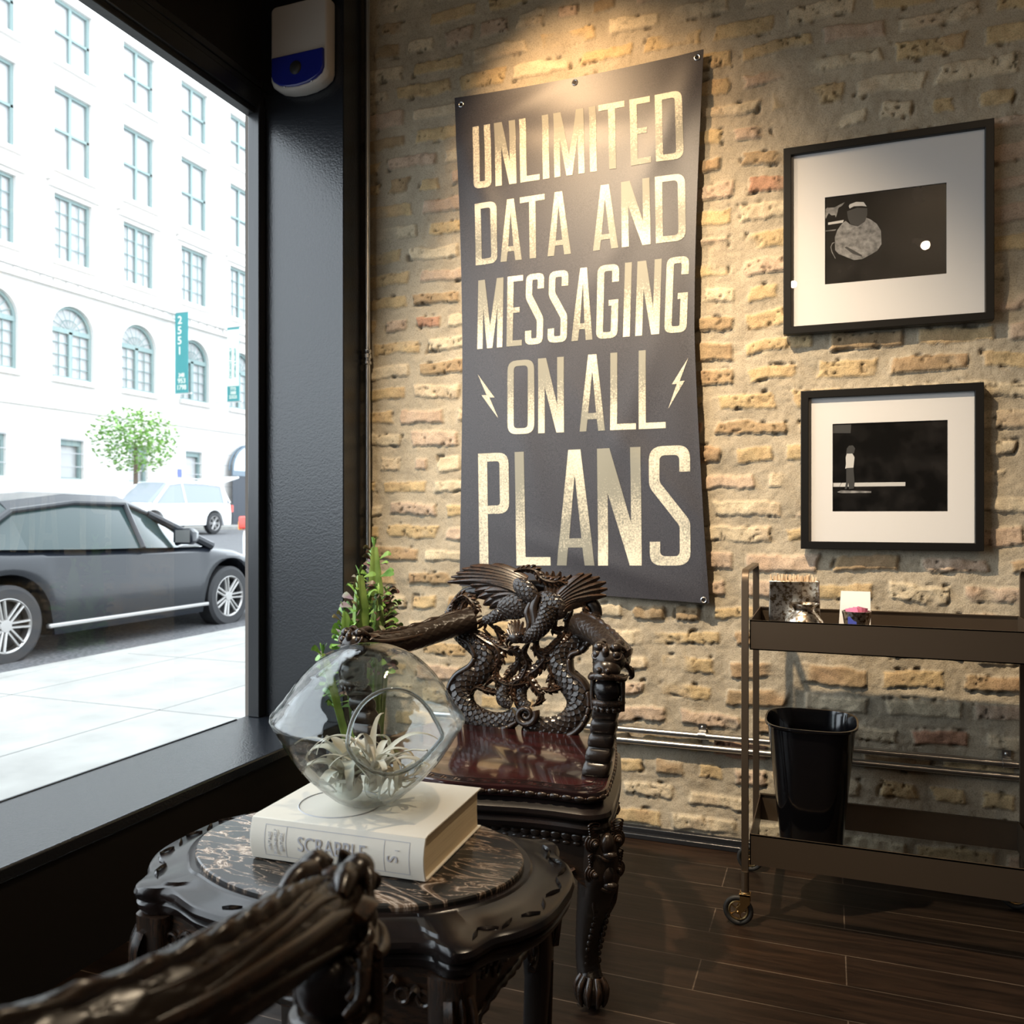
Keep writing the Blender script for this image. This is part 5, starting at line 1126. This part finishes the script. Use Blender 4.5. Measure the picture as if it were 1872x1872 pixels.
# vertical street banners
M['tealc'] = mat('teal_cloth', (.05, .24, .25), .7); M['cream'] = mat('cream_cloth', (.66, .68, .60), .7)
def flag(u0, u1, v0, v1, y, lab, content):
    a, c = on_y(u0, v0, y), on_y(u1, v1, y); x0, x1, z1, z0 = a.x, c.x, a.z, c.z; o_ = Vector((x0, y, z0)); e_ = empty('street_banner', o_); tag(e_, lab, 'banner', 'teal banners on the stone building')
    MB().bx(x0, x1, y-.01, y+.01, z0, z1).build('banner_cloth', M['tealc'], e_, smooth=False, off=o_)
    MB().tube([(XF+.03, y, z1), (x1+.18, y, z1)], .03, 8).tube([(XF+.03, y, z0), (x1+.18, y, z0)], .03, 8).build('pole', M['steel'], e_, off=o_)
    W, H = x1-x0, z1-z0
    for kind, t_, cx_, cz_, sz, sx_, bold in content:
        if kind == 'box': MB().bx(x0+.01, x1-.01, y-.016, y-.011, z0+H*cz_, z0+H*sz).build('cream_panel', M['cream'], e_, smooth=False, off=o_)
        else:
            rot = RX if kind == 't' else RX @ Matrix.Rotation(math.pi/2, 3, 'Z')
            text_mesh(t_, sz*W, (x0+cx_*W, y-.02, z0+cz_*H), rot, M['cream'] if kind == 't' else M['tealc'], 'banner_lettering', e_, off=o_, sx=sx_, bold=bold*W, ext=.004)
flag(320.5, 344, 572, 719, 26.0, 'teal vertical banner reading 2551 hung on the stone building', [('t', '2', .38, .90, .68, 1.0, .010), ('t', '5', .36, .775, .68, 1.0, .010), ('t', '5', .36, .65, .68, 1.0, .010), ('t', '1', .36, .525, .68, 1.0, .010), ('t', '348', .5, .225, .34, .9, .010), ('t', '953', .52, .155, .42, 1.0, .006), ('t', '1798', .5, .075, .42, .9, .006)])
flag(415.5, 437.5, 599, 734, 28.9, 'cream and teal vertical banner ending 388 2322 on the stone building', [('box', '', 0, .21, .965, 1, 0), ('v', 'CHICAGO FAMILY', .30, .52, .26, 1.0, .006), ('v', 'ASTHMA & ALLERGY', .68, .52, .22, 1.0, .006), ('t', '773', .5, .172, .30, 1.1, .006), ('t', '388', .5, .118, .30, 1.1, .006), ('t', '2322', .5, .063, .30, 1.1, .006)])

# arched entrance canopy on the building
e0 = on_y(419, 945, 29.6); ex0 = XF; o_ = Vector((XF, 31, ZF)); cp = empty('entrance_canopy', o_); tag(cp, 'dark entrance enclosure with an arched glass canopy on the stone building', 'canopy')
xo = e0.x+.2; zc = on_y(420, 860, 29.6).z; cw = 2.6
MB().bx(XF+.4, xo, 29.6, 29.6+cw, ZF, zc).build('enclosure', mat('navy_panel', (.012, .018, .030), .4), cp, smooth=False, off=o_)
cb = MB(); A = [(29.6+cw/2-cw/2*math.cos(a), zc+cw/2*.95*math.sin(a)) for a in [math.pi*i/20 for i in range(21)]]
cb.prism([A], lambda a, c, h: (h, a, c), XF+.4, xo).build('arched_glass', mat('canopy_glass', (.55, .60, .63), .2), cp, smooth=False, off=o_)
rb = MB()
for x in (xo, (xo+XF)/2): rb.tube([(x+.02, a, c) for a, c in A], .05, 6)
rb.bx(XF+.4, xo+.05, 29.55, 29.65+cw, zc-.25, zc).build('canopy_rib', mat('canopy_metal', (.12, .16, .20), .4), cp, off=o_)

# street tree in front of the building
to_ = Vector((-21.3, 20.3, ZF)); tree = empty('street_tree', to_); tag(tree, 'leafy green street tree on the far sidewalk at the window edge', 'tree')
MB().tube([to_, to_+Vector((.05, 0, 1.6)), to_+Vector((-.05, .1, 3.0))], [.10, .08, .05], 10).build('trunk', mat('bark', (.12, .09, .07), .9), tree, off=to_)
lv = MB(); rs = random.Random(6)
for i in range(1500):
    a, b_ = rs.random()*6.283, rs.uniform(-1, 1); rr_ = rs.random()**.4; c = to_+Vector((1.5*rr_*math.cos(a)*math.sqrt(1-b_*b_), 1.5*rr_*math.sin(a)*math.sqrt(1-b_*b_), 3.1+1.2*rr_*b_))
    d = Vector((rs.uniform(-1, 1), rs.uniform(-1, 1), rs.uniform(-.4, .6))).normalized()*.17; lv.blade([c, c+d*.5, c+d], [.02, .12, .01], .004, (rs.uniform(-.5, .5), rs.uniform(-.5, .5), 1))
o = lv.build('foliage', M['leaf_g'], tree, off=to_)

# ------------------------------------------------------------------ vehicles
M['cglass'] = mat('car_glass', (.02, .035, .035), .06, spec=.4); M['alloy'] = mat('alloy_wheel', (.38, .37, .36), .35, .9); M['tyre'] = mat('tyre_rubber', (.02, .02, .022), .75)
M['pale_glass'] = mat('tinted_pale_glass', (.20, .23, .26), .1)
M['cpaint'] = mat('dark_grey_paint', (.008, .010, .014), .22, .0, spec=.35, coat=.1); M['wpaint'] = mat('white_paint', (.80, .80, .80), .3, coat=.6); M['tred'] = mat('tail_light', (.65, .05, .03), .2, coat=.5); M['tamb'] = mat('amber_light', (.85, .35, .05), .2)
def interp(T, y):
    for (a, *p), (c, *q_) in zip(T[:-1], T[1:]):
        if a <= y <= c: t = (y-a)/(c-a) if c > a else 0; t = t*t*(3-2*t) if False else t; return [u_+(w_-u_)*t for u_, w_ in zip(p, q_)]
    return list(T[-1][1:]) if y > T[-1][0] else list(T[0][1:])
def vehicle(name, loc, rz, lab, cat, paint, body, cab, wb, wr, L0, L1, base=.20, group=None, spokes=7, hatch=False):
    """local axes: +y forward, x across; body rows: (y, half width, belt z, top z); cab rows: (y, z roof, half width at roof)"""
    e_ = empty(name, loc, rz); tag(e_, lab, cat, group)
    bm_ = MB(); R = []; ys_ = sorted(set([round(v, 3) for v in np.linspace(L0, L1, 90)]))
    for y in ys_:
        hw, zb_, zt_ = interp(body, y); z0 = base
        for wy in wb:
            d = abs(y-wy); ar_ = wr+.075
            if d < ar_: z0 = max(z0, wr+math.sqrt(max(0, ar_*ar_-d*d)))
        z0 = min(z0, zb_-.06); zm = max(z0+.02, min(zb_-.05, z0+(zb_-z0)*.35)); zm2 = (zm+zb_)/2
        H_ = [(0, base), (hw*.86, z0), (hw*.985, z0+.01), (hw, zm), (hw*.995, zm2), (hw*.965, zb_), (hw*.90, zb_+(zt_-zb_)*.5), (hw*.74, zt_-.015), (hw*.4, zt_), (0, zt_+.008)]
        H_[0] = (0, z0); R.append([Vector((x, y, z)) for x, z in H_]+[Vector((-x, y, z)) for x, z in H_[-2:0:-1]])
    bm_.rings(R); bm_.build('body', paint, e_, angle=35)
    MB().bx(-.70, .70, L0+.3, L1-.3, base-.02, .55).build('underbody', M['tyre'], e_, smooth=False)
    cg = MB(); R = []
    for y, zr, hr, hb, zbt in cab: R.append([Vector((x, y, z)) for x, z in ((-hb, zbt), (hb, zbt), (hr+.02, zr-.09), (hr-.10, zr-.01), (0, zr+.012), (-hr+.10, zr-.01), (-hr-.02, zr-.09))])
    cg.rings(R).build('windows', M['cglass' if not hatch else 'pale_glass'], e_, angle=25)
    rf = MB(); c0 = cab[1:-1]; R = []
    for y, zr, hr, hb, zbt in c0: R.append([Vector((x, y, z)) for x, z in ((-hr-.03, zr-.10), (-hr+.09, zr+.0), (0, zr+.022), (hr-.09, zr+.0), (hr+.03, zr-.10), (hr-.10, zr-.05), (-hr+.10, zr-.05))])
    rf.rings(R)
    for s in (-1, 1):
        q = [(s*(c[3]+.006), c[0], c[4]) for c in cab]; t_ = [(s*(c[2]+.025), c[0], c[1]-.085) for c in cab]
        rf.tube([q[0], t_[1]], [.035, .03], 8); rf.tube([q[-1], t_[-2]], [.05, .04], 8); k = len(cab)//2; rf.tube([q[k], t_[k]], .028, 8); rf.tube(t_[1:-1], .025, 8)
        if hatch: rf.tube([q[1], t_[1]], .07, 8)
    rf.build('roof', paint, e_, angle=35)
    for wy in wb:
        for s in (-1, 1):
            hw = interp(body, wy)[0]; c = Vector((s*(hw-.115), wy, wr)); RYm = Matrix.Rotation(math.pi/2, 3, 'Y'); we = empty('wheel', c); we.parent = e_
            MB().lathe([(wr*.68, -.10), (wr*.90, -.105), (wr, -.08), (wr, .08), (wr*.90, .105), (wr*.68, .10), (wr*.66, .0)], 48, (0, 0, 0), RYm, caps=False).rings([[Vector((0, wr*.68*math.cos(a), wr*.68*math.sin(a))) for a in [2*math.pi*j/32 for j in range(32)]], [Vector((s*.01, .01*math.cos(a), .01*math.sin(a))) for a in [2*math.pi*j/32 for j in range(32)]]]).build('tyre', M['tyre'], we, angle=40)
            rm = MB().lathe([(wr*.66, .02), (wr*.70, .095), (wr*.66, .10), (wr*.62, .085), (wr*.62, .02)], 48, (0, 0, 0), Matrix.Rotation(s*math.pi/2, 3, 'Y'), caps=False).lathe([(.0, .085), (.05, .085), (.065, .06), (.065, .03)], 20, (0, 0, 0), Matrix.Rotation(s*math.pi/2, 3, 'Y'))
            for k in range(spokes):
                for d_ in (-.13, .13):
                    a = 2*math.pi*k/spokes; a1 = a+d_*.9; P0 = Vector((s*.07, .045*math.cos(a+d_*3), .045*math.sin(a+d_*3))); P1 = Vector((s*.085, wr*.64*math.cos(a1), wr*.64*math.sin(a1))); rm.tube([P0, P1], [.014, .013], 6)
            rm.build('rim', M['alloy'], we, angle=40)
    return e_
sed_body = [(-2.25, .70, .55, .70), (-2.15, .80, .80, .98), (-1.6, .88, .88, 1.02), (-1.0, .905, .88, .97), (0, .91, .86, .95), (1.0, .905, .84, .93), (1.5, .89, .80, .88), (1.95, .84, .70, .74), (2.2, .72, .52, .60), (2.28, .55, .42, .50)]
sed_cab = [(-1.75, 1.02, .60, .80, .97), (-1.15, 1.36, .60, .84, .95), (-.5, 1.44, .60, .86, .93), (.1, 1.43, .60, .86, .92), (.42, 1.34, .58, .85, .91), (1.12, .94, .60, .82, .90)]
car = vehicle('parked_car', (-5.44, 3.43, -.13), 0, 'dark grey sedan parked at the kerb just outside the window', 'car', M['cpaint'], sed_body, sed_cab, (1.36, -1.36), .335, -2.25, 2.28, .20)
mm_ = MB().rings([[Vector((1.03+a*s_, .50+d_, 1.03+c*s_)) for a, c in ((-.12, -.06), (-.09, -.085), (.09, -.085), (.125, -.05), (.125, .04), (.08, .08), (-.10, .08), (-.12, .05))] for s_, d_ in ((.92, -.05), (1, -.045), (1, .0), (.8, .07), (.4, .10))]).tube([(.86, .56, .95), (.97, .53, .98)], .028, 8).build('side_mirror', M['cpaint'], car, angle=40)
MB().bx(.945, 1.125, .443, .449, .965, 1.09).build('mirror_glass', M['alloy'], mm_, smooth=False)
MB().bx(.868, .916, -1.0, .98, .27, .31).build('sill_strip', M['alloy'], car, bevel=.01)
for k, y_ in enumerate((-2.6, -8.4)):  # unseen cars, added so the black pier reflects something dark low down
    c_ = copy_tree(car); c_.location = (-5.44, y_, -.13); c_['label'] = ('unseen dark sedan added behind the window one to darken the pier reflection', 'unseen dark sedan added furthest back along the kerb to darken the pier reflection')[k]
suv_body = [(-2.3, .80, .75, .95), (-2.2, .90, 1.00, 1.12), (-1.5, .92, 1.04, 1.12), (0, .92, 1.02, 1.10), (1.1, .91, .98, 1.08), (1.9, .86, .88, .98), (2.2, .80, .70, .82), (2.3, .65, .60, .7)]
suv_cab = [(-2.2, 1.12, .70, .84, 1.08), (-1.95, 1.74, .66, .85, 1.06), (-1.0, 1.80, .66, .87, 1.05), (0, 1.80, .66, .87, 1.04), (.6, 1.72, .65, .86, 1.03), (1.35, 1.08, .66, .83, 1.02)]
sx_, sy_ = -19.0, 19.3
suv = vehicle('parked_suv', (sx_, sy_, rl(sx_)-.01), math.pi, 'white sport utility vehicle with raised tailgate parked across the street', 'car', M['wpaint'], suv_body, suv_cab, (1.40, -1.35), .365, -2.3, 2.3, .30, spokes=6, hatch=True)
MB().add([(-.7, -1.95, 1.80), (.7, -1.95, 1.80), (.65, -2.95, 2.05), (-.65, -2.95, 2.05), (-.7, -1.95, 1.74), (.7, -1.95, 1.74), (.65, -2.95, 1.98), (-.65, -2.95, 1.98)], [(0, 1, 2, 3), (4, 7, 6, 5), (0, 3, 7, 4), (1, 5, 6, 2), (2, 6, 7, 3), (0, 4, 5, 1)]).build('tailgate', M['wpaint'], suv, bevel=.02)
MB().bx(.45, .50, -1.6, .3, 1.86, 1.90).bx(-.50, -.45, -1.6, .3, 1.86, 1.90).build('roof_rack', M['alloy'], suv, smooth=False)
MB().bx(.84, .90, -2.32, -2.25, .75, 1.0).bx(-.90, -.84, -2.32, -2.25, .75, 1.0).build('tail_light', M['tred'], suv, smooth=False)
q = D(440, 957); cx_, cy_ = CX+q.x*16, CY+q.y*16
c3_ = vehicle('white_car', (cx_+.80, cy_+2.2, rl(cx_)-.02), 0, 'white sedan with red and amber tail lights in the road beyond the dark car', 'car', M['wpaint'], sed_body, sed_cab, (1.36, -1.36), .335, -2.25, 2.28, .20)
for s in (-1, 1):
    MB().box((s*.70, -2.22, .92), (.20, .12, .24)).build('tail_light', M['tred'], c3_, bevel=.03); MB().box((s*.80, -2.19, .86), (.06, .12, .16)).build('indicator', M['tamb'], c3_, bevel=.02)
